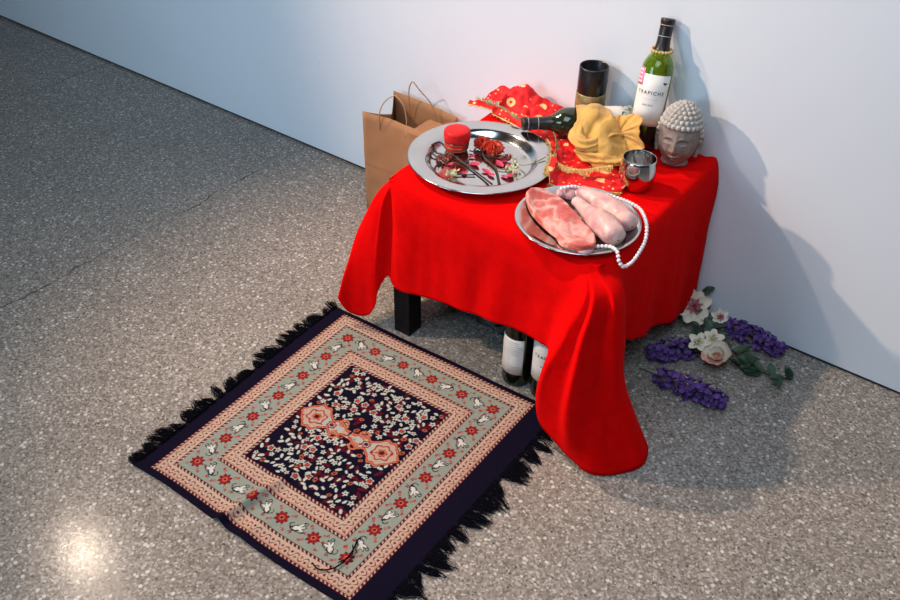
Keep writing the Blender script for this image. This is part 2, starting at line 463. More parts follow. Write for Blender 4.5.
# ------------------------------------------------------------------ red tablecloth
def make_tablecloth():
    ZT = 0.4525
    cols = [
        [(0.30, .556, ZT), (0.30, .559, .42), (0.30, .560, .36)],
        [(0.10, .556, ZT), (0.10, .559, .42), (0.10, .560, .33)],
        [(0.0, .553, ZT), (-.010, .558, .42), (-.02, .560, .28)],
        [(-.010, .50, ZT), (-.022, .50, .40), (-.04, .50, .30), (-.05, .50, .21)],
        [(-.010, .33, ZT), (-.026, .33, .40), (-.055, .33, .30), (-.075, .32, .17)],
        [(-.010, .18, ZT), (-.030, .17, .40), (-.070, .15, .28), (-.095, .13, .13)],
        [(-.010, .08, ZT), (-.034, .06, .40), (-.080, .035, .28), (-.115, .01, .13), (-.122, 0, .09)],
        # front left corner flap, from its outer tip to where it tucks in
        [(-.008, .03, ZT), (-.036, .012, .41), (-.078, -.018, .31), (-.108, -.048, .19), (-.128, -.068, .080)],
        [(-.002, .012, ZT), (-.028, -.008, .41), (-.062, -.030, .31), (-.088, -.048, .18), (-.108, -.052, .036)],
        [(.002, .003, ZT), (-.016, -.014, .41), (-.040, -.034, .31), (-.056, -.046, .18), (-.068, -.040, .036)],
        [(.006, -.003, ZT), (-.005, -.017, .41), (-.018, -.034, .31), (-.025, -.044, .20), (-.027, -.042, .088)],
        [(.010, -.006, ZT), (-.002, -.020, .41), (-.010, -.032, .32), (-.013, -.038, .24), (-.015, -.038, .145)],
        [(.014, -.008, ZT), (.011, -.010, .41), (.009, -.009, .33), (.006, -.011, .26), (.004, -.020, .188)],
        [(.024, -.009, ZT), (.024, -.018, .41), (.024, -.022, .33), (.024, -.026, .25), (.025, -.030, .176)],
        [(.109, -.010, ZT), (.109, -.018, .41), (.109, -.026, .30), (.109, -.029, .182)],
        [(.17, -.010, ZT), (.17, -.019, .41), (.17, -.022, .30), (.17, -.026, .191)],
        [(.228, -.010, ZT), (.228, -.018, .41), (.228, -.028, .30), (.228, -.031, .199)],
        [(.29, -.010, ZT), (.29, -.019, .41), (.29, -.021, .30), (.29, -.026, .208)],
        [(.310, -.010, ZT), (.310, -.019, .41), (.312, -.026, .30), (.314, -.031, .211)],
        [(.353, -.010, ZT), (.353, -.018, .41), (.353, -.027, .30), (.353, -.030, .215)],
        [(.410, -.010, ZT), (.412, -.020, .41), (.414, -.023, .31), (.414, -.028, .220)],
        [(.450, -.010, ZT), (.450, -.020, .41), (.447, -.030, .32), (.446, -.034, .222)],
        [(.480, -.010, ZT), (.482, -.024, .42), (.480, -.036, .33), (.474, -.044, .228)],
        # front right corner: long folded flap reaching the floor
        [(.500, -.010, ZT), (.512, -.030, .42), (.503, -.050, .34), (.488, -.066, .235)],
        [(.508, -.010, ZT), (.528, -.040, .42), (.515, -.068, .33), (.496, -.084, .24), (.484, -.082, .175)],
        [(.514, -.010, ZT), (.540, -.046, .42), (.534, -.092, .32), (.508, -.112, .22), (.486, -.092, .108)],
        [(.519, -.010, ZT), (.550, -.050, .42), (.545, -.088, .32), (.522, -.108, .20), (.505, -.095, .050)],
        [(.524, -.010, ZT), (.556, -.044, .42), (.556, -.078, .32), (.550, -.104, .18), (.548, -.102, .032)],
        [(.530, -.009, ZT), (.570, -.058, .42), (.580, -.108, .32), (.586, -.142, .18), (.600, -.116, .018)],
        [(.536, -.007, ZT), (.578, -.042, .42), (.592, -.080, .32), (.612, -.112, .18), (.648, -.116, .006)],
        [(.542, -.005, ZT), (.588, -.030, .42), (.604, -.050, .32), (.628, -.066, .18), (.700, -.078, .005)],
        [(.547, -.002, ZT), (.597, -.030, .42), (.624, -.048, .32), (.648, -.040, .20), (.690, -.022, .09), (.730, -.024, .005)],
        [(.551, .003, ZT), (.600, -.016, .42), (.629, -.018, .33), (.642, -.004, .20), (.674, .030, .08), (.708, .042, .005)],
        [(.554, .012, ZT), (.596, .006, .42), (.618, .010, .33), (.628, .022, .20), (.640, .050, .08), (.655, .070, .012)],
        [(.556, .030, ZT), (.580, .032, .42), (.592, .038, .33), (.598, .050, .22), (.600, .070, .11)],
        [(.558, .060, ZT), (.570, .062, .42), (.574, .070, .34), (.580, .080, .26), (.584, .090, .195)],
        [(.559, .12, ZT), (.567, .122, .41), (.573, .125, .32), (.580, .13, .182)],
        [(.560, .20, ZT), (.568, .20, .41), (.578, .20, .30), (.590, .206, .150)],
        [(.560, .28, ZT), (.568, .28, .41), (.574, .28, .28), (.578, .285, .120)],
        [(.560, .36, ZT), (.568, .36, .41), (.580, .365, .27), (.594, .37, .088)],
        [(.560, .45, ZT), (.568, .455, .41), (.574, .46, .25), (.582, .462, .052)],
        [(.560, .52, ZT), (.568, .525, .41), (.578, .528, .25), (.588, .535, .020)],
        [(.556, .550, ZT), (.566, .553, .41), (.572, .556, .25), (.578, .558, .030)],
        [(.520, .556, ZT), (.530, .559, .42), (.530, .560, .34)],
        [(.45, .556, ZT), (.45, .559, .42), (.45, .560, .36)],
        [(0.30, .556, ZT), (0.30, .559, .42), (0.30, .560, .36)],
    ]
    # soften the edge: pull a first point in over the top
    full = []
    cx, cy = 0.275, 0.273
    for c in cols:
        p = Vector(c[0]); d = Vector((cx - p.x, cy - p.y, 0)).normalized()
        a = p + d*0.014 + Vector((0, 0, 0.0012)); b = p + d*0.003 + Vector((0, 0, -0.0006))
        full.append([tuple(a), tuple(b), (p.x - d.x*0.0015, p.y - d.y*0.0015, p.z - 0.008)] + [tuple(q) for q in c[1:]])
    nu, nv = 640, 46
    S = surface(full, nu, nv)
    rows = []
    # flat top: rings from the centre out to the rim
    for k in range(1, 16):
        s = (k / 16.0) ** 0.8
        row = []
        for i in range(nu - 1):
            q = S[i, 0]
            x = cx + (q[0]-cx)*s; y = cy + (q[1]-cy)*s
            row.append((x, y, ZT + 0.0012 + 0.0006*fbm(x, y, 0, 9)*min(1, (1-s)*4)))
        rows.append(row)
    for j in range(nv):
        f = j / (nv - 1)
        row = []
        for i in range(nu - 1):
            q = S[i, j].copy()
            amp = 0.0045 * min(1, max(0, (f-0.15))*3)
            if q[2] < 0.012: amp = 0
            nn = fbm(q[0]*1.0 + q[1]*1.4, q[2]*0.30, 2.0, 14, 2) * amp
            d = np.array([q[0]-cx, q[1]-cy]); L = np.linalg.norm(d) or 1
            q[0] += nn*d[0]/L; q[1] += nn*d[1]/L
            q[1] = min(q[1], 0.561); q[2] = max(q[2], 0.0022)
            if q[0] > 0.0 and q[0] < 0.55 and q[1] < 0.2: q[1] = min(q[1], -0.006)
            row.append(tuple(q))
        rows.append(row)
    mb = MB(); mb.grid(rows, True)
    # centre cap
    w = nu - 1
    mb.v.append((cx, cy, ZT + 0.0012)); ci = len(mb.v) - 1
    for i in range(w): mb.f.append((ci, (i+1) % w, i))
    o = mb.build('tablecloth', M['red'])
    solid(o, 0.0018, 0.0)
    tag(o, 'bright red cloth draped over the low table, one corner trailing on the floor', 'tablecloth')
    return o
make_tablecloth()
TZ = 0.4550      # cloth surface height

# ------------------------------------------------------------------ rug
def rug_color(s, t):
    """s, t in metres from the pattern's corner; arrays -> rgb (linear)"""
    W_, L_ = 0.58, 0.655
    rng = np.random.RandomState(4)
    navy = np.array((0.007, 0.005, 0.014)); maroon = np.array((0.085, 0.006, 0.012)); red = np.array((0.30, 0.018, 0.020))
    cream = np.array((0.47, 0.34, 0.25)); sage = np.array((0.25, 0.27, 0.215)); pale = np.array((0.45, 0.47, 0.40))
    orange = np.array((0.46, 0.13, 0.065)); white = np.array((0.58, 0.55, 0.48))
    img = np.zeros(s.shape + (3,)); img[:] = navy
    inside = (s > 0) & (s < W_) & (t > 0) & (t < L_)
    d = np.minimum(np.minimum(s, W_-s), np.minimum(t, L_-t))
    horiz = (np.minimum(t, L_-t) < np.minimum(s, W_-s))         # band running along s
    along = np.where(horiz, s, t)
    def put(mask, c): img[mask & inside] = c
    b = [0, .007, .033, .041, .101, .109, .137, .145]
    for a0, a1, base in ((b[1], b[2], cream), (b[5], b[6], cream), (b[3], b[4], sage)):
        put((d >= a0) & (d < a1), base)
    for a0, a1 in ((b[0], b[1]), (b[2], b[3]), (b[4], b[5]), (b[6], b[7])):
        mk = (d >= a0) & (d < a1); put(mk, maroon)
        ph = ((along + (d-a0)*0.8) % 0.0105) / 0.0105
        put(mk & (ph < 0.42) & (d > a0+0.0013) & (d < a1-0.0013), cream)
    # vines in the cream bands
    for a0, a1 in ((b[1], b[2]), (b[5], b[6])):
        c = (a0+a1)/2; A = (a1-a0)*0.26
        mk = (d >= a0) & (d < a1)
        yy = c + A*np.sign(np.sin(along*2*PI/0.026))*np.abs(np.sin(along*2*PI/0.026))**0.6
        put(mk & (np.abs(d-yy) < 0.0014), red*0.55)
        for k in range(28):
            for off, sg in ((0.0065, 1), (0.0195, -1)):
                a_ = k*0.026 + off
                r = np.hypot(along-a_, d-(c - sg*A*0.55))
                put(mk & (r < 0.0030), red*0.7)
                put(mk & (r < 0.0013), maroon if k % 2 else orange)
        put(mk & (np.abs(d-a0-0.0022) < 0.0009), orange)
    # rosettes and tulips in the sage band
    def rosette(x, y, R):
        dx, dy = s-x, t-y; r = np.hypot(dx, dy); th = np.arctan2(dy, dx)
        rr = R*(0.86 + 0.14*np.cos(8*th))
        put(r < rr, maroon); put(r < rr*0.88, red)
        put((r < rr*0.86) & (np.abs(np.sin(4*th)) < 0.22) & (r > R*0.3), maroon)
        put((r < R*0.34), orange); put(r < R*0.2, maroon)
        for k in range(4):
            a = PI/4 + k*PI/2
            q = np.hypot(s-x-R*1.35*math.cos(a), t-y-R*1.35*math.sin(a)); put(q < 0.0030, red); put(q < 0.0012, pale)
    def tulip(x, y, ang, R, flip=1):
        ca, sa = math.cos(ang), math.sin(ang)
        u = ((s-x)*ca + (t-y)*sa); v = (-(s-x)*sa + (t-y)*ca)*flip
        def blob(cu, cv, a_, l, w_, k, c):
            uu = (u-cu*R)*math.cos(a_) + (v-cv*R)*math.sin(a_); vv = -(u-cu*R)*math.sin(a_) + (v-cv*R)*math.cos(a_)
            put((np.abs(uu)/(l*R))**1.5 + (np.abs(vv)/(w_*R))**1.5 < k, c)
        parts = [(-.15, 0, 0, .62, .34), (.42, .32, .62, .50, .17), (.50, .0, 0, .55, .15), (.42, -.32, -.62, .50, .17)]
        for p in parts: blob(*p, 1.45, navy)
        for p in parts: blob(*p, .80, white)
        q = np.abs(np.hypot(u+0.62*R, v-0.42*R)-0.36*R); put((q < 0.0010) & (u < -0.45*R), navy)
        q = np.abs(np.hypot(u-0.98*R, v-0.50*R)-0.22*R); put((q < 0.0009) & (u > 0.8*R), navy)
        q = np.abs(v + 0.55*R + 0.20*R*np.sin(u/R*2.6)); put((q < 0.0009) & (np.abs(u) < R*1.15), navy)
        blob(-.75, -.62, .6, .30, .12, 1, red); blob(.95, -.75, -.5, .28, .11, 1, red)
    mid = (b[3]+b[4])/2
    def band(n, fn):
        for k in range(n):
            fn(k)
    # corners
    for x in (mid, W_-mid):
        for y in (mid, L_-mid): rosette(x, y, 0.0170)
    step_s = (W_-2*mid)/10.0; step_t = (L_-2*mid)/12.0
    for k in range(1, 10):
        x = mid + k*step_s
        for y, an in ((mid, 0.7), (L_-mid, 0.7+PI)):
            if k % 2 == 0: rosette(x, y, 0.0165)
            else: tulip(x, y, an if k % 4 == 1 else an + PI*0.6, 0.0175, 1 if k % 4 == 1 else -1)
    for k in range(1, 12):
        y = mid + k*step_t
        for x, an in ((mid, 1.9), (W_-mid, 1.9+PI)):
            if k % 2 == 0: rosette(x, y, 0.0165)
            else: tulip(x, y, an if k % 4 == 1 else an + PI*0.6, 0.0175, 1 if k % 4 == 1 else -1)
    # small red buds between
    for k in range(10):
        x = mid + (k+0.5)*step_s
        for y in (mid, L_-mid):
            for dy in (-.020, .020):
                q = np.hypot(s-x, t-y-dy); put(q < 0.0034, red); put(q < 0.0016, orange)
    for k in range(12):
        y = mid + (k+0.5)*step_t
        for x in (mid, W_-mid):
            for dx in (-.020, .020):
                q = np.hypot(s-x-dx, t-y); put(q < 0.0034, red); put(q < 0.0016, orange)
    # central field
    F0 = b[7]; field = d >= F0
    put(field, navy)
    fx0, fx1, fy0, fy1 = F0, W_-F0, F0, L_-F0
    mx, my = W_/2, L_/2
    for k in range(150):
        x, y = rng.uniform(fx0, fx1), rng.uniform(fy0, fy1); a = rng.uniform(0, PI)
        u = (s-x)*math.cos(a)+(t-y)*math.sin(a); v = -(s-x)*math.sin(a)+(t-y)*math.cos(a)
        put(field & (np.hypot(u/0.011, v/0.0045) < 1), maroon)
    pts = []
    tries = 0
    while len(pts) < 340 and tries < 20000:
        tries += 1
        x, y = rng.uniform(fx0+.007, fx1-.007), rng.uniform(fy0+.007, fy1-.007)
        if all((x-p[0])**2+(y-p[1])**2 > 0.0102**2 for p in pts): pts.append((x, y))
    for k, (x, y) in enumerate(pts):
        a = rng.uniform(0, PI); R = rng.uniform(.0040, .0056)
        u = (s-x)*math.cos(a)+(t-y)*math.sin(a); v = -(s-x)*math.sin(a)+(t-y)*math.cos(a)
        th = np.arctan2(v, u); r = np.hypot(u, v)
        if k % 13 == 0:
            rr = 0.0098*(0.85+0.15*np.cos(5*th)); put(field & (r < rr), pale); put(field & (r < rr*0.72), maroon); put(field & (r < rr*0.6), red*1.2)
            put(field & (np.hypot(u, v) < 0.0016), orange)
        elif k % 3 == 0:
            rr = R*1.45*(0.8+0.25*np.cos(5*th)); put(field & (r < rr), pale); put(field & (r < R*0.4), maroon)
        elif k % 7 == 1:
            put(field & (np.hypot(u/(R*1.3), v/(R*.9)) < 1), orange*0.7); put(field & (r < R*0.5), maroon)
        else:
            put(field & (np.hypot(u/(R*1.35), v/(R*0.68)) < 1), pale)
    # pair of cartouches across the middle, mirrored
    for sg in (-1, 1):
        u = (s - mx)*sg; v = t - my; av = np.abs(v)
        uu = np.clip(u/0.142, 0, 1)
        w = 0.009 + 0.030*np.exp(-(np.abs((uu-0.68)/0.21))**3) + 0.013*np.exp(-((uu-0.26)/0.12)**2) - 0.006*np.clip((uu-0.9)/0.1, 0, 1)
        w = w*(1 + 0.06*np.cos(uu*42))
        m_ = (u > 0.002) & (u < 0.142)
        put(m_ & (av < w+0.0035), maroon); put(m_ & (av < w+0.001), orange); put(m_ & (av < w-0.0035), red); put(m_ & (av < w-0.0055), cream*0.9)
        put(m_ & (uu < 0.52) & (uu > 0.14) & (av < w-0.0055), pale*0.8)
        for c0, R in ((0.68, 0.020), (0.36, 0.009)):
            q = np.hypot((u-0.142*c0)*.9, av)*(1+.12*np.cos(6*np.arctan2(v, u-0.142*c0)))
            put(m_ & (np.abs(q-R) < 0.0018), red); put(m_ & (q < R*0.55), orange*0.9 if c0 > .5 else navy); put(m_ & (q < R*0.30), maroon)
        for k in range(14):
            x = rng.uniform(.02, .13); y = rng.uniform(-.02, .02)
            put(m_ & (av < w-0.006) & (np.hypot(u-x, v-y) < 0.0022), red)
        q = np.abs(np.hypot(u-0.030, av-0.020)-0.010); put((q < 0.0024) & (u > 0), orange)
    return img

def make_rug():
    q00, q10, q01, q11 = [np.array(p) for p in ((-.141, -.038), (.442, -.010), (-.115, -.689), (.446, -.671))]
    W_, L_ = 0.58, 0.655
    ns, ntt = 470, 470
    s = np.linspace(-.042, W_+.062, ns); t = np.linspace(-.011, L_+.015, ntt)
    Sg, Tg = np.meshgrid(s, t, indexing='ij')
    a = Sg/W_; b = Tg/L_
    P = ((1-a)*(1-b))[..., None]*q00 + (a*(1-b))[..., None]*q10 + ((1-a)*b)[..., None]*q01 + (a*b)[..., None]*q11
    X, Y = P[..., 0], P[..., 1]
    # gentle waves of the woven edge
    Y = Y + 0.003*np.sin(Sg*14) * np.clip((Tg/L_-0.6)*2.5, 0, 1)
    Z = 0.0045 + 0.0008*np.sin(Sg*23+Tg*11)
    # a wrinkle running in from the near edge
    u = Sg - 0.235 - (0.66-Tg)*0.18; Z = Z + 0.017*np.exp(-(u/0.016)**2)*np.clip((Tg-0.44)/0.14, 0, 1)
    u = Sg - 0.30 - (0.66-Tg)*0.25; Z = Z + 0.005*np.exp(-(u/0.02)**2)*np.clip((Tg-0.50)/0.12, 0, 1)
    Z = Z + 0.004*np.exp(-((Tg-0.665)/0.012)**2)*(0.5+0.5*np.sin(Sg*20+1))
    C_ = rug_color(Sg, Tg)
    root = thing('prayer_rug', (0.15, -0.35, 0), 'small fringed oriental rug with a navy floral field, lying before the red table', 'rug')
    me = bpy.data.meshes.new('pile')
    V = np.stack([X-0.15, Y+0.35, Z], -1).reshape(-1, 3)
    idx = np.arange(ns*ntt).reshape(ns, ntt)
    F = np.stack([idx[:-1, :-1], idx[1:, :-1], idx[1:, 1:], idx[:-1, 1:]], -1).reshape(-1, 4)
    me.from_pydata(V.tolist(), [], F[:, ::-1].tolist()); me.update()
    me.polygons.foreach_set('use_smooth', [True]*len(me.polygons))
    ca = me.color_attributes.new('weave', 'FLOAT_COLOR', 'POINT')
    ca.data.foreach_set('color', np.concatenate([C_.reshape(-1, 3), np.ones((ns*ntt, 1))], 1).astype('f').ravel())
    me.materials.append(M['rug'])
    o = bpy.data.objects.new('pile', me); COL.objects.link(o); o.parent = root
    mod = o.modifiers.new('thickness', 'SOLIDIFY'); mod.thickness = 0.003; mod.offset = -1 if False else 1
    mod.offset = -1
    rnd = random.Random(3)
    def fringe(side):
        mb = MB()
        def edge(tt):
            a_ = (-.040/W_) if side < 0 else ((W_+.060)/W_)
            b_ = tt/L_
            return ((1-a_)*(1-b_)*q00 + a_*(1-b_)*q10 + (1-a_)*b_*q01 + a_*b_*q11)
        # tassels: bunches of yarn, tangled, with gaps
        tt = -0.012
        while tt < L_+0.010:
            lean = rnd.uniform(-0.7, 0.7); ln = rnd.uniform(0.028, 0.050) * (1.3 if side > 0 else 1.0)
            wd = rnd.uniform(0.014, 0.032)
            for k in range(int(wd*1500)):
                t0 = tt + rnd.uniform(0, wd)
                p = edge(min(t0, L_+.014))
                conv = (tt+wd/2 - t0)*rnd.uniform(0.0, 0.9)
                l = ln*rnd.uniform(0.6, 1.1); z0 = rnd.uniform(0.002, 0.008)
                cv = rnd.uniform(-.010, .010)
                pts = []
                for j in range(5):
                    f = j/4
                    x = p[0] + side*(l*f - 0.006)
                    y = p[1] - conv*f - lean*l*f*0.7 + cv*math.sin(f*3)
                    pts.append((x, y, z0*(1-f*0.6) + 0.004*math.sin(f*PI)*rnd.random() + 0.0009))
                mb.tube(pts, [0.0009, 0.0009, 0.0009, 0.0008, 0.0005], 3, caps=False)
            tt += wd + (rnd.uniform(0.004, 0.012) if rnd.random() < 0.5 else -.003)
        mb.build('fringe', M['navy'], root, world=True)
    fringe(-1); fringe(1)
    mb = MB()
    mb.tube(smooth_path([(.365, -.555, .006), (.375, -.575, .010), (.380, -.610, .009), (.372, -.640, .010), (.350, -.655, .009), (.335, -.652, .010)], 24), 0.0016, 5)
    mb.tube(smooth_path([(.366, -.570, .006), (.383, -.590, .010), (.374, -.622, .012)], 12), 0.0012, 5)
    o = mb.build('loose_thread', M['navy'], root, world=True)
make_rug()

# ------------------------------------------------------------------ bag
def make_bag():
    x0, x1, y0, y1, H = -.440, -.200, .395, .535, .33
    root = thing('paper_bag', ((x0+x1)/2, (y0+y1)/2, 0), 'open brown kraft paper bag with twine handles standing against the wall', 'bag')
    def panel(p0, p1, bow, top, n=22, m=14):
        rows = []
        for j in range(m+1):
            z = j/m
            row = []
            for i in range(n+1):
                f = i/n
                p = Vector(p0).lerp(Vector(p1), f)
                nx, ny = (p1[1]-p0[1]), -(p1[0]-p0[0]); L = math.hypot(nx, ny); nx /= L; ny /= L
                bb = bow(f, z)
                zz = (H + top(f))*z + 0.001
                row.append((p.x + nx*bb, p.y + ny*bb, zz + 0.0))
            rows.append(row)
        return rows
    mb = MB()
    wr = lambda f, z: 0.003*fbm(f*3, z*4, 1.3, 1.5)
    mb.grid(panel((x0, y0), (x1, y0), lambda f, z: -0.022*math.sin(f*PI)*z**2 + wr(f, z), lambda f: -0.006*math.sin(f*PI)))
    o = mb.build('front_panel', M['paper'], root, world=True); solid(o, 0.0006)
    mb = MB()
    mb.grid(panel((x1, y1), (x0, y1), lambda f, z: 0.006*math.sin(f*PI)*z**2, lambda f: 0.012*f))
    o = mb.build('back_panel', M['paper'], root, world=True); solid(o, 0.0006)
    for xa, sg in ((x0, 1), (x1, -1)):
        mb = MB()
        ya, yb = (y0, y1)
        mb.grid(panel((xa, ya), (xa, yb), lambda f, z: sg*0.052*(1-abs(2*f-1))*z**2.0, lambda f: 0.0 - 0.02*math.sin(f*PI)))
        o = mb.build('side_gusset', M['paper'], root, world=True); solid(o, 0.0006)
    mb = MB(); mb.box((x0+.001, y0+.001, 0.0005), (x1-.001, y1-.001, 0.002)); mb.build('bag_bottom', M['paper'], root, smooth=False, world=True)
    # fold line sewn as a shallow crease strip on the front
    mb = MB(); mb.tube([(x0+.002, y0-.0005, .165), (x1-.002, y0-.0005, .165)], 0.0009, 5); mb.build('crease', M['paper'], root, world=True)
    mb = MB()
    mb.tube(smooth_path([(-.385, .405, .285), (-.383, .402, .33), (-.375, .405, .36), (-.352, .412, .392), (-.335, .42, .402)], 26), 0.0017, 6)
    mb.tube(smooth_path([(-.335, .42, .402), (-.31, .42, .385), (-.295, .418, .345), (-.292, .410, .29)], 20), 0.0017, 6)
    mb.build('handle', M['twine'], root, world=True)
    mb = MB()
    mb.tube(smooth_path([(-.372, .528, .28), (-.368, .520, .34), (-.352, .505, .395), (-.335, .498, .415), (-.320, .505, .395), (-.285, .520, .352), (-.268, .528, .28)], 40), 0.0018, 6)
    mb.build('handle', M['twine'], root, world=True)
    # something folded inside at the right
    mb = MB(); mb.box((-.275, .40, .05), (-.215, .50, .318)); o = mb.build('folded_paper_insert', M['paper'], root, smooth=False, world=True); bevel(o, 0.004)
make_bag()

# ------------------------------------------------------------------ dishes
def dish(name, loc, prof, mat, label):
    mb = MB(); mb.lathe(prof, 96); o = mb.build(name, mat, weld=True); o.location = loc
    return tag(o, label, 'plate' if name == 'plate' else 'platter')
PL = (0.124, 0.183)
pp = [(0, .0024), (.09, .0024), (.113, .0020), (.1165, .0030), (.120, .0050), (.1275, .0135), (.133, .0190), (.136, .0205), (.150, .0218), (.166, .0228), (.1705, .0232), (.1728, .0222), (.1730, .0208), (.1715, .0205), (.150, .0200), (.135, .0188), (.130, .0155), (.120, .0030), (.113, .0004), (.0, .0004)]
dish('platter', (*PL, TZ), pp, M['steel'], 'large round steel platter with a wide rim, at the left of the red table')
PT = (0.437, 0.096)
pq = [(0, .0022), (.085, .0022), (.100, .0050), (.115, .0120), (.122, .0165), (.1265, .0185), (.1320, .0196), (.1338, .0188), (.1336, .0175), (.1265, .0168), (.120, .0145), (.112, .0100), (.099, .0030), (.085, .0004), (0, .0004)]
dish('plate', (*PT, TZ), pq, M['steel_dark'], 'smaller shiny steel plate holding raw meat near the front corner')

# ------------------------------------------------------------------ text helper
def text_mesh(s, size, spacing=1.0):
    c = bpy.data.curves.new('lettering', 'FONT'); c.body = s; c.size = size; c.align_x = 'CENTER'; c.align_y = 'CENTER'
    c.space_character = spacing; c.offset = size*0.018
    o = bpy.data.objects.new('lettering', c); COL.objects.link(o)
    dg = bpy.context.evaluated_depsgraph_get()
    me = o.evaluated_get(dg).to_mesh()
    vs = [tuple(v.co) for v in me.vertices]; fs = [tuple(p.vertices) for p in me.polygons]
    o.evaluated_get(dg).to_mesh_clear()
    bpy.data.objects.remove(o); bpy.data.curves.remove(c)
    return vs, fs
def on_cyl(vs, R, z0, a0=-PI/2):
    """flat (x, y) -> wrapped round a cylinder of radius R, centred at angle a0"""
    return [(R*math.cos(a0 + x/R), R*math.sin(a0 + x/R), z0 + y) for x, y, *_ in vs]
def cyl_patch(R, x0, x1, z0, z1, n=28):
    rows = []
    for z in np.linspace(z0, z1, 4):
        rows.append([on_cyl([(x, 0)], R, z)[0] for x in np.linspace(x0, x1, n)])
    return rows

# ------------------------------------------------------------------ bottles
OUT = [(0, .014), (.010, .013), (.024, .004), (.030, 0), (.0350, .0030), (.0365, .010), (.0366, .10), (.0366, .188), (.0358, .196), (.0335, .204), (.029, .212), (.0235, .220), (.0190, .229), (.0162, .238), (.0150, .250), (.0146, .280), (.0146, .290), (.0158, .2915), (.0158, .2975), (.0145, .300), (.0098, .300)]
INN = [(.0098, .298), (.0105, .25), (.0125, .237), (.0165, .226), (.0215, .217), (.027, .209), (.0315, .201), (.0336, .193), (.0342, .186), (.0342, .012), (.030, .007), (.022, .010), (.010, .017), (0, .018)]
CAP = [(.0150, .226), (.0172, .2355), (.0156, .250), (.0152, .281), (.0154, .290), (.0166, .2912), (.0166, .2982), (.0155, .3004), (0, .3006)]
CAP = [(.0187, .231), (.0168, .238), (.0156, .250), (.0152, .281), (.0154, .290), (.0166, .2912), (.0166, .2982), (.0155, .3006), (0, .3008)]

def bottle(name, label, base, axis, facing, glass, hollow=False, front=True, cat='bottle', group=None, cap=True, wine=False):
    z = Vector(axis).normalized(); f = Vector(facing); f = (f - f.dot(z)*z).normalized()
    y = -f; x = y.cross(z)
    R = Matrix((x, y, z)).transposed().to_4x4()
    root = thing(name, None, label, cat, group, M=Matrix.Translation(base) @ R)
    mb = MB(); mb.lathe(OUT + (INN if hollow else [(0, .299)]), 56)
    mb.build('glass_body', glass, root, weld=True)
    if cap:
        mb = MB(); mb.lathe(CAP, 40); cp = mb.build('foil_capsule', M['capsule'], root, weld=True)
        for zz in (.262, .2865):
            mb = MB(); mb.lathe([(.01545, zz-.0008), (.0160, zz), (.01545, zz+.0008)], 40)
            mb.build('capsule_ring', M['grey_ink'], cp)
    RL = .0371
    if front:
        mb = MB(); mb.grid(cyl_patch(RL, -.046, .046, .060, .178)); lb = mb.build('front_label', M['label'], root); solid(lb, .0003)
        mb = MB()
        vs, fs = text_mesh('TRAPICHE', .0115, 1.35); mb.add(on_cyl(vs, RL+.0005, .136), fs)
        mb.build('brand_lettering', M['ink'], lb, smooth=False)
        mb = MB(); vs, fs = text_mesh('MALBEC', .0052, 1.5); mb.add(on_cyl(vs, RL+.0005, .108), fs)
        mb.build('variety_lettering', M['ink'], lb, smooth=False)
        mb = MB()
        mb.grid(cyl_patch(RL+.0004, -.020, .020, .1215, .1221, 18))
        mb.build('label_rule', M['grey_ink'], lb)
        mb = MB(); rnd = random.Random(8)
        for k in range(26):
            xx = -.030 + .060*k/25; h = .004 + .006*rnd.random()
            mb.grid(cyl_patch(RL+.0004, xx-.0007, xx+.0007, .066, .066+h, 2))
        mb.build('label_ornament', M['orange_ink'], lb)
        mb = MB()      # small dark leaf mark
        pts = [(math.cos(a)*.0052*(1 if math.cos(a) > 0 else .9), math.sin(a)*.0021) for a in np.linspace(0, 2*PI, 18)[:-1]]
        ca, sa = math.cos(-.55), math.sin(-.55)
        mb.add(on_cyl([(.030+p[0]*ca-p[1]*sa, p[0]*sa+p[1]*ca) for p in pts], RL+.0006, .160), [tuple(range(len(pts)))])
        mb.add(on_cyl([(.0345+p[0]*.8, p[1]*.8) for p in pts], RL+.0006, .1610), [tuple(range(len(pts)))])
        mb.build('leaf_mark', M['ink'], lb)
        return root, lb
    return root, None

# leaning bottle
B0 = Vector((.392, .472, TZ+.0012)); T0 = Vector((.374, .548, .750))
ax = (T0-B0).normalized()
ub, lb = bottle('wine_bottle', 'upright green wine bottle leaning on the wall with beads round its neck', B0 + ax*0.0 + Vector((0, .0, .010)), ax, (.25, -1, 0), M['green_glass'], hollow=True)
mb = MB(); mb.lathe([(0, .0185), (.022, .0105), (.0335, .0125), (.0338, .062), (0, .062)], 40); mb.build('wine', M['wine'], ub, weld=True)
mb = MB(); mb.grid(cyl_patch(.0376, -.052, -.024, .150, .190)); st = mb.build('pink_sticker', M['pink'], ub); solid(st, .0003)
mb = MB()
for k, zz in enumerate((.156, .165, .174, .182)):
    for j in range(3): mb.grid(cyl_patch(.0380, -.046+.006*j, -.042+.006*j, zz, zz+.004, 3))
mb.build('sticker_mark', M['white'], st)

def bead_ring(name, label, cat, M0, R, br, n, mat, part='bead', wob=0.0):
    root = thing(name, None, label, cat, M=M0)
    mb = MB(); mb.ball((0, 0, 0), br, 12, 8); first = mb.build(part, mat, root)
    me = first.data
    for k in range(n):
        a = 2*PI*k/n
        o = first if k == 0 else first.copy()
        if k: COL.objects.link(o); o.parent = root
        o.location = (R*math.cos(a), R*math.sin(a), wob*math.sin(a))
    return root
Rb = ub.matrix_world.to_3x3()
bead_ring('bead_bracelet', 'brown bead bracelet round the neck of the leaning bottle', 'bracelet', ub.matrix_world @ Matrix.Translation((0, 0, .2305)), .0232, .0036, 20, M['bead'], wob=.004)

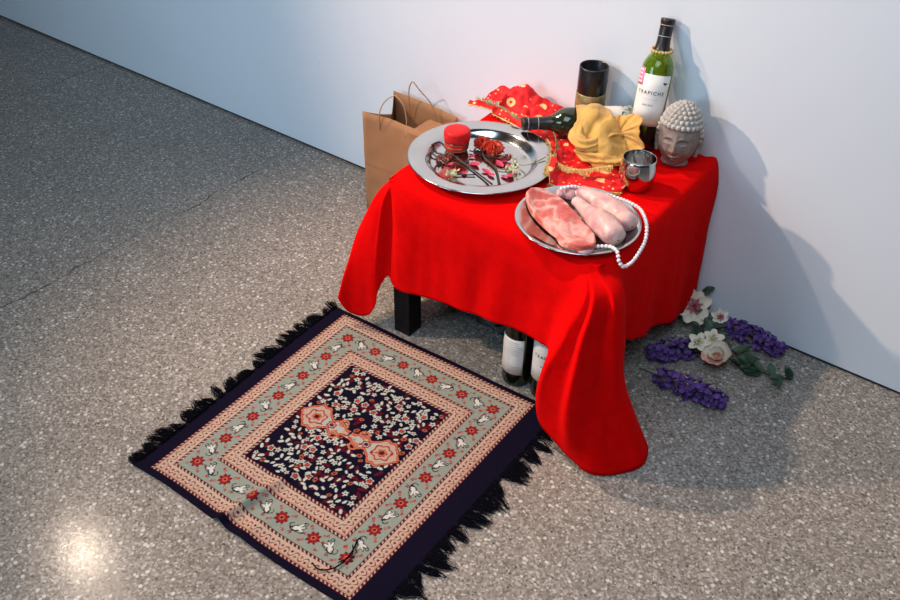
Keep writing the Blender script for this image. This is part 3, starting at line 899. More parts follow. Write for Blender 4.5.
# lying bottle
mo = Vector((.134, .340, .4985)); bs = Vector((.341, .533, .4955)); axl = (mo - bs).normalized()
bs2 = mo - axl*.30
lyb, _ = bottle('wine_bottle', 'dark olive wine bottle lying on its side under the yellow cloth', bs2, axl, (.1, -.5, .85), M['olive_glass'], front=False)
mb = MB(); mb.grid(cyl_patch(.0371, -.036, .036, .03, .15)); l2 = mb.build('front_label', M['label'], lyb); solid(l2, .0003)
mb = MB()
for cxp, czp, rr in ((.018, .048, .013), (-.008, .056, .010), (.008, .040, .006)):
    pts = [(cxp + rr*math.cos(a), rr*.6*math.sin(a)) for a in np.linspace(0, 2*PI, 24)[:-1]]
    mb.add(on_cyl(pts, .0377, czp), [tuple(range(len(pts)))])
mb.build('leaf_print', M['leaf'], l2)

# bottles under the table
gb = 'bottles standing under the table edge'
a1, lb1 = bottle('wine_bottle', 'dark bottle under the table with a back label of small print', (.352, .044, 0), (0, 0, 1), (.30, -1, 0), M['dark_glass'], front=False, group=gb)
mb = MB(); mb.grid(cyl_patch(.0371, -.050, .022, .042, .150)); l3 = mb.build('back_label', M['label'], a1); solid(l3, .0003)
mb = MB(); rr_ = random.Random(2)
for k in range(13):
    zz = .140 - k*.0062
    x1_ = .018 - rr_.random()*.010 - (.022 if 6 < k < 12 else 0)
    mb.grid(cyl_patch(.0376, -.043, x1_, zz, zz+.0016, 14))
mb.grid(cyl_patch(.0376, .004, .018, .128, .1295, 6))
mb.build('small_print', M['grey_ink'], l3)
a2, lb2 = bottle('wine_bottle', 'dark bottle under the table half hidden by the cloth, its front label showing', (.432, .046, 0), (0, 0, 1), (.42, -1, 0), M['dark_glass'], front=True, group=gb)

# ------------------------------------------------------------------ tumbler, holder, jar
mb = MB()
mb.lathe([(0, .0012), (.026, 0), (.0300, .0015), (.0335, .006), (.0385, .018), (.0412, .032), (.0415, .044), (.0400, .058), (.0378, .070), (.0372, .0755), (.0366, .0758), (.0362, .0750), (.0368, .069), (.0390, .057), (.0404, .044), (.0400, .032), (.0374, .019), (.032, .007), (.028, .004), (0, .003)], 72)
t = mb.build('steel_tumbler', M['steel_dark'], weld=True); t.location = (.460, .316, TZ)
tag(t, 'small barrel-shaped stainless steel tumbler between the meat plate and the stone head', 'cup')

hd = thing('candle_holder', (.219, .517, TZ), 'tall cylinder, glossy black above a gold band, standing against the wall', 'cup')
mb = MB(); mb.lathe([(.0355, .088), (.0362, .090), (.0362, .153), (.0355, .156), (.0335, .156), (.0325, .154), (.0325, .05), (0, .05)], 64); mb.build('black_cup', M['lacquer'], hd, weld=True)
mb = MB(); mb.lathe([(0, 0), (.0362, 0), (.0370, .002), (.0370, .088), (.0362, .090), (.0330, .090), (0, .089)], 64); mb.build('gold_band', M['goldband'], hd, weld=True)

jr = thing('jar', (.044, .196, TZ+.0024), 'small round jar with a red lid standing in the steel platter', 'jar')
mb = MB(); mb.lathe([(0, .001), (.020, 0), (.0245, .002), (.0280, .008), (.0295, .016), (.0295, .026), (.027, .030), (0, .030)], 48); mb.build('glass_body', M['jar'], jr, weld=True)
mb = MB(); mb.lathe([(.0285, .029), (.0312, .030), (.0318, .033), (.0318, .050), (.0305, .0535), (.026, .0555), (.012, .0560), (0, .0558)], 64); mb.build('lid', M['lid'], jr, weld=True)
mb = MB()
mb.grid(cyl_patch(.02985, -.034, .034, .008, .026, 24)); lbj = mb.build('label', M['lid'], jr)
mb = MB()
for z0, z1 in ((.0085, .0095), (.0248, .0258), (.015, .0185)): mb.grid(cyl_patch(.03005, -.032, .032, z0, z1, 24))
mb.build('gold_print', M['goldband'], lbj)

# ------------------------------------------------------------------ stone head
def make_head():
    root = thing('stone_head', (.480, .472, TZ-.011), 'grey stone Buddha head with tight curls and closed eyes, at the back right corner', 'statue')
    root.rotation_euler = (math.radians(-7), 0, math.radians(14)); root.scale = (1.0, 1.0, 1.0)
    n, m = 120, 110
    def g(x, z, cx_, cz, sx, sz): return math.exp(-((x-cx_)/sx)**2 - ((z-cz)/sz)**2)
    def surf(th, ph):
        # th 0..pi from bottom to top, ph azimuth (0 = front, -y)
        z = -math.cos(th); r = math.sin(th)
        px = math.sin(ph)*r; py = -math.cos(ph)*r
        wid = 0.0475; dep = 0.052; hz = 0.074
        k = 1.0
        if z < 0: k = 1 - 0.20*(-z)**2.2
        x = px*wid*k; y = py*dep*(k if py < 0 else 1.0); zz = 0.080 + z*hz
        fr = max(0.0, -py)            # frontness
        if fr > 0:
            s = 0.0
            s += 0.0125*g(x, zz, 0, .0580, .0058, .0090)                # nose tip
            s += 0.0075*g(x, zz, 0, .0720, .0050, .0160)                # bridge
            s += 0.0045*(g(x, zz, .0080, .0560, .0040, .0036)+g(x, zz, -.0080, .0560, .0040, .0036))
            for sg in (-1, 1):
                s -= 0.0085*g(x, zz, sg*.0175, .0775, .0110, .0060)     # sockets
                s += 0.0085*g(x, zz, sg*.0185, .0735, .0095, .0048)     # lids
                s -= 0.0030*g(x, zz, sg*.0185, .0695, .0115, .0012)     # closed eye line
                s += 0.0042*g(x, zz, sg*.0175, .0885 - 45*(abs(x)-.016)**2, .015, .0022)  # brow
                s += 0.0040*g(x, zz, sg*.025, .052, .012, .013)         # cheek
            s += 0.0075*g(x, zz, 0, .0405, .0120, .0030)
            s += 0.0075*g(x, zz, 0, .0335, .0095, .0034)
            s -= 0.0065*g(x, zz, 0, .0370, .0135, .0011)
            s -= 0.0035*g(x, zz, 0, .0275, .011, .003)
            s += 0.0070*g(x, zz, 0, .0185, .012, .0070)                 # chin
            s *= min(1, fr*1.6)
            y -= s
        return (x, y, zz)
    rows = []
    for i in range(m+1):
        th = max(PI*0.10, PI*i/m) if i < m*0.10 else PI*i/m
        rows.append([surf(th, 2*PI*k/n) for k in range(n)])
    mb = MB(); mb.grid(rows, True); mb.build('face', M['stone'], root, weld=True)
    mb = MB(); mb.lathe([(0, .012), (.031, .012), (.0325, .014), (.0300, .020), (.027, .03), (0, .035)], 40); nk = mb.build('neck', M['stone'], root, weld=True); nk.location = (0, .006, 0)
    # ears with long lobes
    for sg in (-1, 1):
        mb = MB()
        pts = smooth_path([(sg*.045, .004, .088), (sg*.0500, .006, .084), (sg*.0510, .006, .070), (sg*.0475, .002, .052), (sg*.0445, -.001, .036)], 20)
        mb.tube(pts, [.0032+.0026*math.sin(PI*k/19) + (.0015 if k > 13 else 0) for k in range(20)], 8)
        mb.build('ear', M['stone'], root)
    # hair cap and curls
    def hair(dx, dy, dz):
        return dz > 0.30 if dy < -0.35 else dz > (0.30 - (dy+0.35)*1.1)
    mb = MB()
    rowsH = []
    for i in range(40):
        row = []
        for k in range(64):
            ph = 2*PI*k/64; py = -math.cos(ph)
            zmin = 0.36 if py < -0.35 else max(-0.55, 0.36-(py+0.35)*1.0)
            th0 = math.acos(-zmin); th = th0 + (PI-1e-3-th0)*i/39
            z = -math.cos(th); r = math.sin(th)
            e_ = 1.05 if i else 1.0
            row.append((math.sin(ph)*r*.0480*e_, py*r*.0535*e_, .080+z*.0765))
        rowsH.append(row)
    mb.grid(rowsH, True); cap_o = mb.build('hair', M['stone_hair'], root, weld=True)
    # curls arranged in rows
    mb = MB()
    first = None; count = 0
    for i in range(-6, 8):
        el = math.radians(25 + i*9.6)
        nn = max(1, int(round(2*PI*math.cos(el)*.050/.0112)))
        for k in range(nn):
            ph = 2*PI*(k + 0.5*(i % 2))/nn
            dx, dy, dz = math.sin(ph)*math.cos(el), -math.cos(ph)*math.cos(el), math.sin(el)
            if i < 0 and (dz < 0.36-(dy+0.35)*1.0 or dy < -0.35): continue
            c3 = Vector((dx*.0495, dy*.0550, .080 + dz*.0770))
            mb.ball(c3, .0064, 9, 6)
            mb.ball(c3 + Vector((dx, dy, dz))*.0040, .0032, 7, 4)
    o = mb.build('curls', M['stone_hair'], root); tag(o, kind='stuff')
make_head()

# ------------------------------------------------------------------ printed red silk
def make_sari():
    root = thing('silk_scarf', (.19, .40, TZ), 'crumpled red silk scarf printed in gold with fringed edges, under the lying bottle', 'scarf')
    e1 = [(-.062, .384), (-.01, .395), (.05, .388), (.12, .372), (.19, .352), (.228, .320), (.262, .268), (.298, .204), (.335, .206), (.365, .236), (.405, .244), (.452, .270)]
    e2 = [(-.055, .440), (-.035, .515), (.01, .552), (.07, .552), (.14, .552), (.19, .530), (.255, .480), (.32, .430), (.36, .390), (.39, .360), (.415, .335), (.445, .300)]
    A = spline([(*p, 0) for p in e1], 150); B = spline([(*p, 0) for p in e2], 150)
    rows = []
    for i in range(150):
        row = []
        for j in range(46):
            f = j/45
            p = A[i]*(1-f) + B[i]*f
            x, y = p[0], p[1]
            fold = abs(fbm(x, y, 3.1, 13, 3)); fold2 = abs(fbm(x+5, y, 1.7, 30, 2))
            edge = min(1, f*6, (1-f)*6 + 0.15)
            hump = 0.030 * math.exp(-((x-.02)/.085)**2 - ((y-.505)/.05)**2)
            env = 1.0 if x < .13 else 0.35 if x < .24 else 0.55
            z = TZ + .0022 + edge*(0.030*fold*env + 0.010*fold2*env) + hump*min(1, (1-f)*5+.2)
            if f < .2 and x < .24: z += 0.006*env
            if x < .01 and f < .5: z += .010
            # where the lying bottle presses on it
            t_ = (Vector((x, y)) - Vector((mo.x, mo.y))); dd = Vector((bs.x-mo.x, bs.y-mo.y)).normalized()
            al = t_.dot(dd); pe = abs(t_.x*dd.y - t_.y*dd.x)
            if -.01 < al < .31 and pe < .05:
                R_ = .017 if al < .065 else .038
                lim = .4965 - math.sqrt(max(R_*R_ - pe*pe, 0)) - .0015 if pe < R_ else 1
                z = min(z, max(lim, TZ+.0012))
            # keep clear of the platter rim
            dp = math.hypot(x-PL[0], y-PL[1])
            if dp < .178: z = max(z, TZ+.026)
            row.append((x, y, z))
        rows.append(row)
    mb = MB(); mb.grid(rows); o = mb.build('silk', M['sari'], root, world=True); solid(o, .0006, 1.0)
    # gold trim along the front edge + fringe
    mb = MB(); rnd = random.Random(5)
    mb.tube([tuple(r[0]) for r in rows], .0013, 5)
    mb.tube([tuple(rows[0][j]) for j in range(46)], .0013, 5)
    mb.build('gold_trim', M['gold'], root, world=True)
    mb = MB()
    for i in range(1, 149):
        p = Vector(rows[i][0]); q = Vector(rows[i][4]); d = (p-q); d.z = 0; d.normalize()
        onrim = i < 88
        for k in range(2 if onrim else 5):
            l = rnd.uniform(.003, .008) if onrim else rnd.uniform(.006, .014)
            s0 = p + Vector((rnd.uniform(-.002, .002), rnd.uniform(-.002, .002), 0))
            e_ = s0 + d*l + Vector((rnd.uniform(-.004, .004), rnd.uniform(-.004, .004), 0)); e_.z = max(TZ+.001, s0.z + rnd.uniform(-.004, .003))
            mb.tube([s0, (s0+e_)/2 + Vector((0, 0, .001)), e_], .00055, 3, caps=False)
    # loose gold fringe laid across the front part, as a hem turned over
    path = smooth_path([(.262, .285, .470), (.300, .262, .475), (.335, .268, .476), (.372, .300, .480), (.395, .318, .485)], 60)
    for p in path:
        for k in range(4):
            s0 = Vector(p) + Vector((rnd.uniform(-.002, .002), rnd.uniform(-.002, .002), rnd.uniform(0, .003)))
            e_ = s0 + Vector((rnd.uniform(.004, .010), rnd.uniform(-.016, -.006), rnd.uniform(-.006, 0)))
            mb.tube([s0, e_], .00055, 3, caps=False)
    mb.tube(path, .0018, 5)
    mb.build('gold_fringe', M['gold'], root, world=True)
make_sari()

# ------------------------------------------------------------------ yellow cloth
def make_yellow():
    root = thing('yellow_cloth', (.33, .42, TZ), 'crumpled mustard yellow cloth draped over the lying dark bottle', 'cloth')
    # wide drape over the bottle, folding into a loop at its lower left
    A = [
        [(.214, .452, .522), (.223, .436, .534), (.250, .392, .545), (.268, .363, .522), (.280, .352, .498), (.292, .345, .475)],
        [(.228, .468, .526), (.239, .446, .540), (.272, .396, .550), (.292, .372, .530), (.309, .352, .505), (.322, .340, .474)],
        [(.246, .482, .528), (.258, .461, .542), (.296, .404, .552), (.321, .373, .534), (.343, .352, .508), (.360, .342, .474)],
        [(.266, .488, .528), (.278, .470, .540), (.315, .416, .548), (.341, .388, .530), (.370, .362, .506), (.388, .350, .474)],
        [(.286, .488, .524), (.298, .469, .536), (.332, .424, .540), (.358, .400, .524), (.382, .380, .500), (.398, .372, .475)],
        [(.300, .480, .518), (.311, .463, .527), (.343, .430, .526), (.370, .412, .512), (.390, .400, .495), (.402, .396, .478)],
    ]
    S = surface(A, 90, 90)
    rows = []
    for i in range(90):
        row = []
        for j in range(90):
            q = S[i, j]
            f = j/89
            ph_ = math.sin(i*.15 + j*.09 + 2.6*fbm(q[0], q[1], 0, 13)); d = (.0075*(abs(ph_)**.6*(1 if ph_ > 0 else -1)) + .003*fbm(q[0], q[1], q[2], 55, 2)) * (0.25 + 0.75*min(1, f*1.4))
            row.append((q[0]-d*.25, q[1]-d*.4, q[2]+d*.8))
        rows.append(row)
    mb = MB(); mb.grid(rows); o = mb.build('drape', M['yellow'], root, world=True); solid(o, .0012, 1.0)
    # thick rolled fold sweeping from the lower left loop up to the right
    def roll(path, r, name, seed, tw=1.0):
        P = smooth_path(path, 80); rows = []
        for i, p in enumerate(P):
            f = i/79
            d = (Vector(P[min(i+1, 79)]) - Vector(P[max(i-1, 0)])).normalized()
            a = d.cross(Vector((0, 0, 1))).normalized(); b = a.cross(d)
            row = []
            for k in range(40):
                an = 2*PI*k/40
                rr = r(f)*(1 + .26*math.sin(an*3 + f*6*tw + seed) + .16*math.sin(an*6 - f*11) + .25*fbm(p[0], p[1], an*.02, 60, 2))
                row.append(tuple(Vector(p) + rr*1.25*math.cos(an)*a + rr*.8*math.sin(an)*b))
            rows.append(row)
        mb = MB(); mb.grid(rows, True)
        mb.f.append(tuple(range(40))[::-1]); mb.f.append(tuple(79*40+k for k in range(40)))
        return mb.build(name, M['yellow'], root, world=True)
    roll([(.272, .402, .540), (.276, .372, .524), (.286, .348, .508), (.308, .338, .502), (.330, .358, .508), (.346, .386, .518), (.364, .415, .514)],
         lambda f: .0110*(0.35+math.sin(PI*min(1, f*.9+.06))), 'rolled_fold', .4)
    roll([(.288, .345, .480), (.325, .341, .478), (.362, .346, .478), (.388, .364, .478), (.396, .400, .480)],
         lambda f: .014*(0.30+math.sin(PI*min(1, f*.86+.1))), 'rolled_fold', 2.0)
    # ruffled end flaring beside the leaning bottle
    ENDS = [(0.317, 0.446, 0.515), (0.322, 0.440, 0.540), (0.338, 0.441, 0.550), (0.359, 0.437, 0.550), (0.368, 0.446, 0.560), (0.397, 0.423, 0.570), (0.414, 0.412, 0.575), (0.417, 0.395, 0.565), (0.403, 0.403, 0.550), (0.423, 0.394, 0.550), (0.409, 0.393, 0.530), (0.434, 0.389, 0.530), (0.442, 0.395, 0.510), (0.415, 0.390, 0.500), (0.388, 0.397, 0.485)]
    C_ = []
    c0 = Vector((.352, .420, .512))
    for k in range(len(ENDS)):
        e3 = [Vector(ENDS[max(0, min(len(ENDS)-1, k+o_))]) for o_ in (-1, 0, 1)]; q = e3[0]*.22 + e3[1]*.56 + e3[2]*.22; n_ = Vector((.35, -.6, .7))*(.004 if k % 2 else -.003)
        C_.append([tuple(c0 + (q-c0)*.06), tuple(c0 + (q-c0)*.4 + n_*.7), tuple(c0 + (q-c0)*.75 + n_), tuple(q)])
    S = surface(C_, 120, 24)
    mb = MB(); mb.grid([[tuple(Vector(S[i, j]) + Vector((.4, -.6, .7))*(.008*(j/23)*fbm(S[i, j][0], S[i, j][1], S[i, j][2], 48, 3))) for j in range(24)] for i in range(120)])
    o = mb.build('ruffled_end', M['yellow'], root, world=True); solid(o, .0012, 0.0)
make_yellow()

# prayer beads beside the bottles
def strand(name, label, cat, path, br, mat, part, gap=2.05, loc=None, cord=None):
    P = [Vector(p) for p in path]; L = [0]
    for a, b in zip(P[:-1], P[1:]): L.append(L[-1] + (b-a).length)
    root = thing(name, loc or tuple(P[0]), label, cat)
    n = int(L[-1]/(br*gap)); out = []
    for k in range(n+1):
        s = L[-1]*k/n; i = 0
        while i < len(L)-2 and L[i+1] < s: i += 1
        f = (s-L[i])/max(L[i+1]-L[i], 1e-9); out.append(P[i].lerp(P[i+1], f))
    mb = MB(); mb.ball((0, 0, 0), br, 12, 8); first = mb.build(part, mat, root)
    base = Vector(root.location)
    for k, p in enumerate(out[:100]):
        o = first if k == 0 else first.copy()
        if k: COL.objects.link(o); o.parent = root
        o.location = p - base
    mb = MB(); mb.tube(out, br*.25, 4); mb.build('string', cord or mat, root, world=True)
    return root
strand('bead_string', 'string of small brown beads between the lying and the leaning bottle', 'beads',
       smooth_path([(.392, .432, .470), (.380, .440, .500), (.372, .452, .520), (.366, .466, .533), (.360, .480, .535)], 30), .0036, M['bead'], 'bead')

# ------------------------------------------------------------------ meat
def make_steak():
    out = [(.306, .112), (.322, .134), (.348, .143), (.376, .136), (.402, .122), (.436, .098), (.468, .078), (.498, .058), (.516, .034), (.522, .010), (.508, -.008), (.484, -.010), (.458, -.002), (.430, .018), (.398, .030), (.362, .048), (.326, .070), (.308, .092)]
    P = spline([(*p, 0) for p in out + [out[0]]], 121)[:-1]
    c = np.array([.412, .062, 0]); rows = []
    H = .019; z0 = TZ + .0055
    for k in range(22):
        f = k/21
        if f < .7: s = 1 - (1 - f/.7)*.98; s = .02 + .93*(f/.7); z = z0 + H + .0015*math.cos(f*3)
        else:
            a = (f-.7)/.3*PI; s = .95 + .05*math.sin(a); z = z0 + H*(.5+.5*math.cos(a))
        row = []
        for i, p in enumerate(P):
            q = c + (p-c)*s
            x, y = q[0], q[1]
            dz = .0035*fbm(x, y, .3, 26, 3) - .0030*math.exp(-((f-.86)/.06)**2)*0
            # sunken seam between the muscles
            dz -= .003*math.exp(-((fbm(x, y, 9.1, 11, 1))/.05)**2)*(1 if f < .7 else 0)
            dc = math.hypot(x-PT[0], y-PT[1]); lift = max(0, (dc-.098))*.5
            row.append((x, y, max(z + dz + lift, TZ+.003+lift)))
        rows.append(row)
    mb = MB(); mb.grid(rows, True)
    o = mb.build('raw_steak', M['meat']); tag(o, 'long slab of raw red meat with white fat, leftmost on the steel plate', 'meat')
    mb = MB(); rows = []
    for i in range(13):
        a = PI*i/12 - PI/2
        rows.append([(.507 + .012*math.cos(a)*math.cos(2*PI*k/20)*1.0 + .004*math.cos(2*PI*k/20), .006 + (.016*math.cos(a))*math.sin(2*PI*k/20), z0 + .0115 + .010*math.sin(a)) for k in range(20)])
    mb.grid(rows, True); mb.build('bone_end', M['skin'], o)
make_steak()
mb = MB()
for c_, r_, q_ in (((.374, .166, .476), .017, (1.3, .9, .7)), ((.392, .176, .477), .014, (1.2, 1, .8)), ((.358, .158, .474), .013, (1, 1, .8))):
    mb.ball(c_, r_, 20, 14, q_)
mb.v = [tuple(Vector(v) + Vector((1, 1, 1))*.0035*fbm(v[0], v[1], v[2], 45, 3)) for v in mb.v]
tag(mb.build('meat_scrap', M['skin']), 'small pale fatty scrap of meat behind the red slab, under the pearls', 'meat')

def drumstick(label, pth, rads, seed):
    P = smooth_path(pth, 60); R = np.interp(np.linspace(0, 1, 60), np.linspace(0, 1, len(rads)), rads)
    R = np.convolve(np.pad(R, 4, mode='edge'), np.ones(9)/9, 'valid')
    R = [float(v) for v in R]; R[-1] = .002; R[-2] *= .45; R[-3] *= .70; R[-4] *= .86; R[-5] *= .95; R[0] = .002; R[1] *= .6; R[2] *= .85
    rows = []
    for i, p in enumerate(P):
        d = (Vector(P[min(i+1, 59)]) - Vector(P[max(i-1, 0)])).normalized()
        a = d.cross(Vector((0, 0, 1))).normalized(); b = a.cross(d); row = []
        for k in range(40):
            an = 2*PI*k/40
            q = Vector(p) + R[i]*(math.cos(an)*a + math.sin(an)*.9*b)
            nn = 1 + .10*fbm(q.x, q.y, q.z+seed, 30, 3)
            row.append(tuple(Vector(p) + (q-Vector(p))*nn))
        rows.append(row)
    mb = MB(); mb.grid(rows, True); o = mb.build('raw_drumstick', M['skin'])
    return tag(o, label, 'meat', 'raw drumsticks on the steel plate')
drumstick('pale raw drumstick lying right beside the red slab of meat', [(.398, .142, .484), (.430, .128, .482), (.462, .112, .482), (.500, .092, .485), (.530, .074, .486), (.552, .058, .486)], [.011, .013, .018, .0265, .0285, .0265, .020], 0)
drumstick('mottled pink raw drumstick, rearmost on the steel plate', [(.388, .178, .486), (.420, .172, .484), (.455, .165, .484), (.495, .150, .485), (.528, .136, .485), (.550, .122, .485)], [.014, .018, .022, .0265, .0280, .0255, .019], 7)

# ------------------------------------------------------------------ pearls
strand('pearl_necklace', 'white pearl necklace looped over the right edge of the meat plate', 'necklace',
       smooth_path([(.362, .150, .492), (.375, .172, .492), (.395, .196, .480), (.430, .208, .478), (.478, .208, .482), (.508, .200, .486), (.528, .194, .486), (.556, .168, .484), (.572, .146, .481),
                    (.585, .118, .468), (.590, .085, .459), (.590, .045, .452), (.585, .024, .456), (.578, .020, .466), (.566, .030, .480), (.545, .040, .478), (.520, .035, .470), (.505, .030, .466)], 120),
       .0042, M['pearl'], 'pearl', 2.02)

# ------------------------------------------------------------------ dried flowers in the platter
def petal_mesh(mb, c, d, up, L, W, curl=.3, n=5, m=4, broad=False):
    d = Vector(d).normalized(); up = Vector(up).normalized(); s = d.cross(up).normalized(); up = s.cross(d)
    rows = []
    for i in range(n+1):
        f = i/n; w = W*max(.10, math.sin(PI*min(1, .10+.86*f))**(.45 if broad else 1))*.5
        row = []
        for j in range(m+1):
            g = (j/m-.5)*2
            row.append(tuple(Vector(c) + d*L*f + s*w*g + up*(curl*L*f*f + .12*W*g*g)))
        rows.append(row)
    mb.grid(rows)

PZ = TZ + .0028
def flower(name, label, cat, head, path, rad, headfn, stemmat, hmat, group=None, hname='flower_head'):
    root = thing(name, head, label, cat, group)
    mb = MB(); mb.tube(smooth_path(path, 22), rad, 5); mb.build('stem', stemmat, root, world=True)
    mb = MB(); headfn(mb, Vector(head)); mb.build(hname, hmat, root, world=True)
    return root
def carnation(R, n, seed):
    def fn(mb, c):
        rnd = random.Random(seed)
        for k in range(n):
            a = rnd.uniform(0, 2*PI); e_ = math.asin(rnd.uniform(-.1, 1))
            d = Vector((math.cos(a)*math.cos(e_), math.sin(a)*math.cos(e_), math.sin(e_)))
            side = Vector((-math.sin(a), math.cos(a), rnd.uniform(-.6, .6)))
            petal_mesh(mb, c + d*R*.15, d, side, R*rnd.uniform(.7, 1), R*rnd.uniform(.7, 1.0), rnd.uniform(-.4, .4))
        mb.ball(c, R*.55, 10, 6)
    return fn
def cluster(R, n, br, seed, sq=.6):
    def fn(mb, c):
        rnd = random.Random(seed)
        for k in range(n):
            p = c + Vector((rnd.gauss(0, R*.5), rnd.gauss(0, R*.5), abs(rnd.gauss(0, R*.3*sq))))
            mb.ball(p, br*rnd.uniform(.6, 1.2), 6, 4)
            d = Vector((rnd.uniform(-1, 1), rnd.uniform(-1, 1), rnd.uniform(.1, 1)))
            petal_mesh(mb, p, d, Vector((0, 0, 1)), br*2.6, br*1.6, rnd.uniform(-.4, .6), 3, 2)
    return fn
gd = 'dried flowers in the platter'
flower('dried_carnation', 'orange-red dried carnation, the one nearer the red-lidded jar', 'flower', (.092, .236, PZ+.013), [(.092, .236, PZ+.008), (.115, .205, PZ+.006), (.165, .180, PZ+.003), (.220, .122, PZ+.005)], .0023, carnation(.021, 70, 1), M['stem_dark'], M['carn'], gd)
flower('dried_carnation', 'orange-red dried carnation, the one farther from the red-lidded jar', 'flower', (.128, .233, PZ+.014), [(.122, .232, PZ+.006), (.080, .230, PZ+.005), (.068, .235, PZ+.012), (.060, .262, PZ+.010)], .0023, carnation(.022, 75, 2), M['stem_dark'], M['carn'], gd)
flower('dried_flower', 'long dark stem crossing the platter with a crushed rusty blossom at its left', 'flower', (.045, .128, PZ+.006), [(-.004, .158, PZ+.012), (.004, .176, PZ+.016), (.04, .166, PZ+.008), (.10, .150, PZ+.004), (.206, .112, PZ+.004)], .0023, cluster(.014, 26, .0028, 4), M['stem_dark'], M['rust'], gd)
flower('dried_flower', 'dried white bud on a short dark stem at the platter front', 'flower', (.108, .093, PZ+.006), [(.112, .096, PZ+.004), (.13, .108, PZ+.003), (.150, .124, PZ+.003)], .0017, cluster(.008, 14, .0038, 5), M['stem_dark'], M['straw'], gd)
flower('dried_flower', 'dark reddish dry blossom right of the carnations in the platter', 'flower', (.168, .226, PZ+.008), [(.168, .226, PZ+.004), (.12, .215, PZ+.003), (.075, .205, PZ+.004)], .0017, cluster(.010, 22, .0032, 6), M['stem_dark'], M['rust'], gd)
flower('dried_flower', 'small pale green dry blossom nearest the platter right wall', 'flower', (.190, .232, PZ+.006), [(.190, .232, PZ+.003), (.21, .222, PZ+.006), (.232, .226, PZ+.014), (.252, .262, .482)], .0012, cluster(.007, 12, .0026, 7), M['stem_green'], M['straw'], gd)
flower('dried_flower', 'straw coloured dry blossom with a split stem at the platter right', 'flower', (.205, .195, PZ+.005), [(.205, .195, PZ+.003), (.175, .180, PZ+.003), (.150, .190, PZ+.003)], .0012, cluster(.013, 20, .0030, 8), M['stem_green'], M['straw'], gd)
flower('dried_flower', 'thin dark twig with a rust tuft lying left of the platter centre', 'flower', (.055, .150, PZ+.005), [(.010, .138, PZ+.006), (.035, .132, PZ+.004), (.070, .122, PZ+.004)], .0017, cluster(.010, 18, .0026, 9), M['stem_dark'], M['rust'], gd)
rnd = random.Random(11)
pm = MB(); petal_mesh(pm, (0, 0, 0), (1, 0, .05), (0, 0, 1), .026, .017, .12); p0 = pm.build('flower_petal', M['petal'])
for k in range(13):
    o = p0 if k == 0 else p0.copy()
    if k: COL.objects.link(o)
    while True:
        a = rnd.uniform(0, 2*PI); r = .095*math.sqrt(rnd.random())
        x, y = PL[0]-.01+r*math.cos(a), PL[1]+r*math.sin(a)
        if math.hypot(x-.044, y-.196) > .042 and math.hypot(x-PL[0], y-PL[1]) < .088: break
    o.location = (x, y, PZ+.0008+.0004*(k % 3)); o.rotation_euler = (0, 0, rnd.uniform(0, 6.28)); s = rnd.uniform(.6, 1.1); o.scale = (s, s, s)
    tag(o, 'loose crimson petal scattered on the steel platter', 'petal', 'crimson petals in the platter')

# dry stalks across the scarf
st = thing('dried_stalk_bunch', (.12, .37, .49), 'thin bunch of dry green stalks lying across the scarf behind the platter', 'stalks')
mb = MB(); rnd = random.Random(2)
for k in range(4):
    o_ = .0025*k
    mb.tube(smooth_path([(-.012+o_*2, .386-o_, .496), (.045, .380+o_, .497), (.100, .370-o_, .494), (.145, .374+o_, .486), (.185+o_, .368, .483)], 24), .0012, 5)
mb.build('stem', M['stem_green'], st, world=True)
mb = MB()
for k in range(40):
    f = rnd.random(); c = Vector((-.030, .388, .494)).lerp(Vector((.04, .382, .498)), f)
    petal_mesh(mb, c, (rnd.uniform(-1, .2), rnd.uniform(-.6, .6), rnd.uniform(0, .6)), (0, 0, 1), .012, .003, .2, 3, 2)
mb.build('seed_head', M['straw'], st, world=True)
st = thing('leafy_sprig', (.262, .285, .470), 'dry green leafy sprig between the platter and the fringed scarf', 'sprig')
mb = MB(); mb.tube(smooth_path([(.205, .372, .486), (.235, .335, .488), (.255, .300, .484), (.285, .235, .472)], 20), .0015, 5); mb.build('stem', M['stem_green'], st, world=True)
mb = MB()
for k in range(46):
    f = rnd.random(); c = Vector((.238, .325, .482)).lerp(Vector((.292, .225, .466)), f)
    petal_mesh(mb, c, (rnd.uniform(-1, 1), rnd.uniform(-1, .6), rnd.uniform(-.1, .6)), (0, 0, 1), rnd.uniform(.010, .022), rnd.uniform(.003, .006), rnd.uniform(-.3, .3), 4, 2)
mb.build('leaves', M['stem_green'], st, world=True)

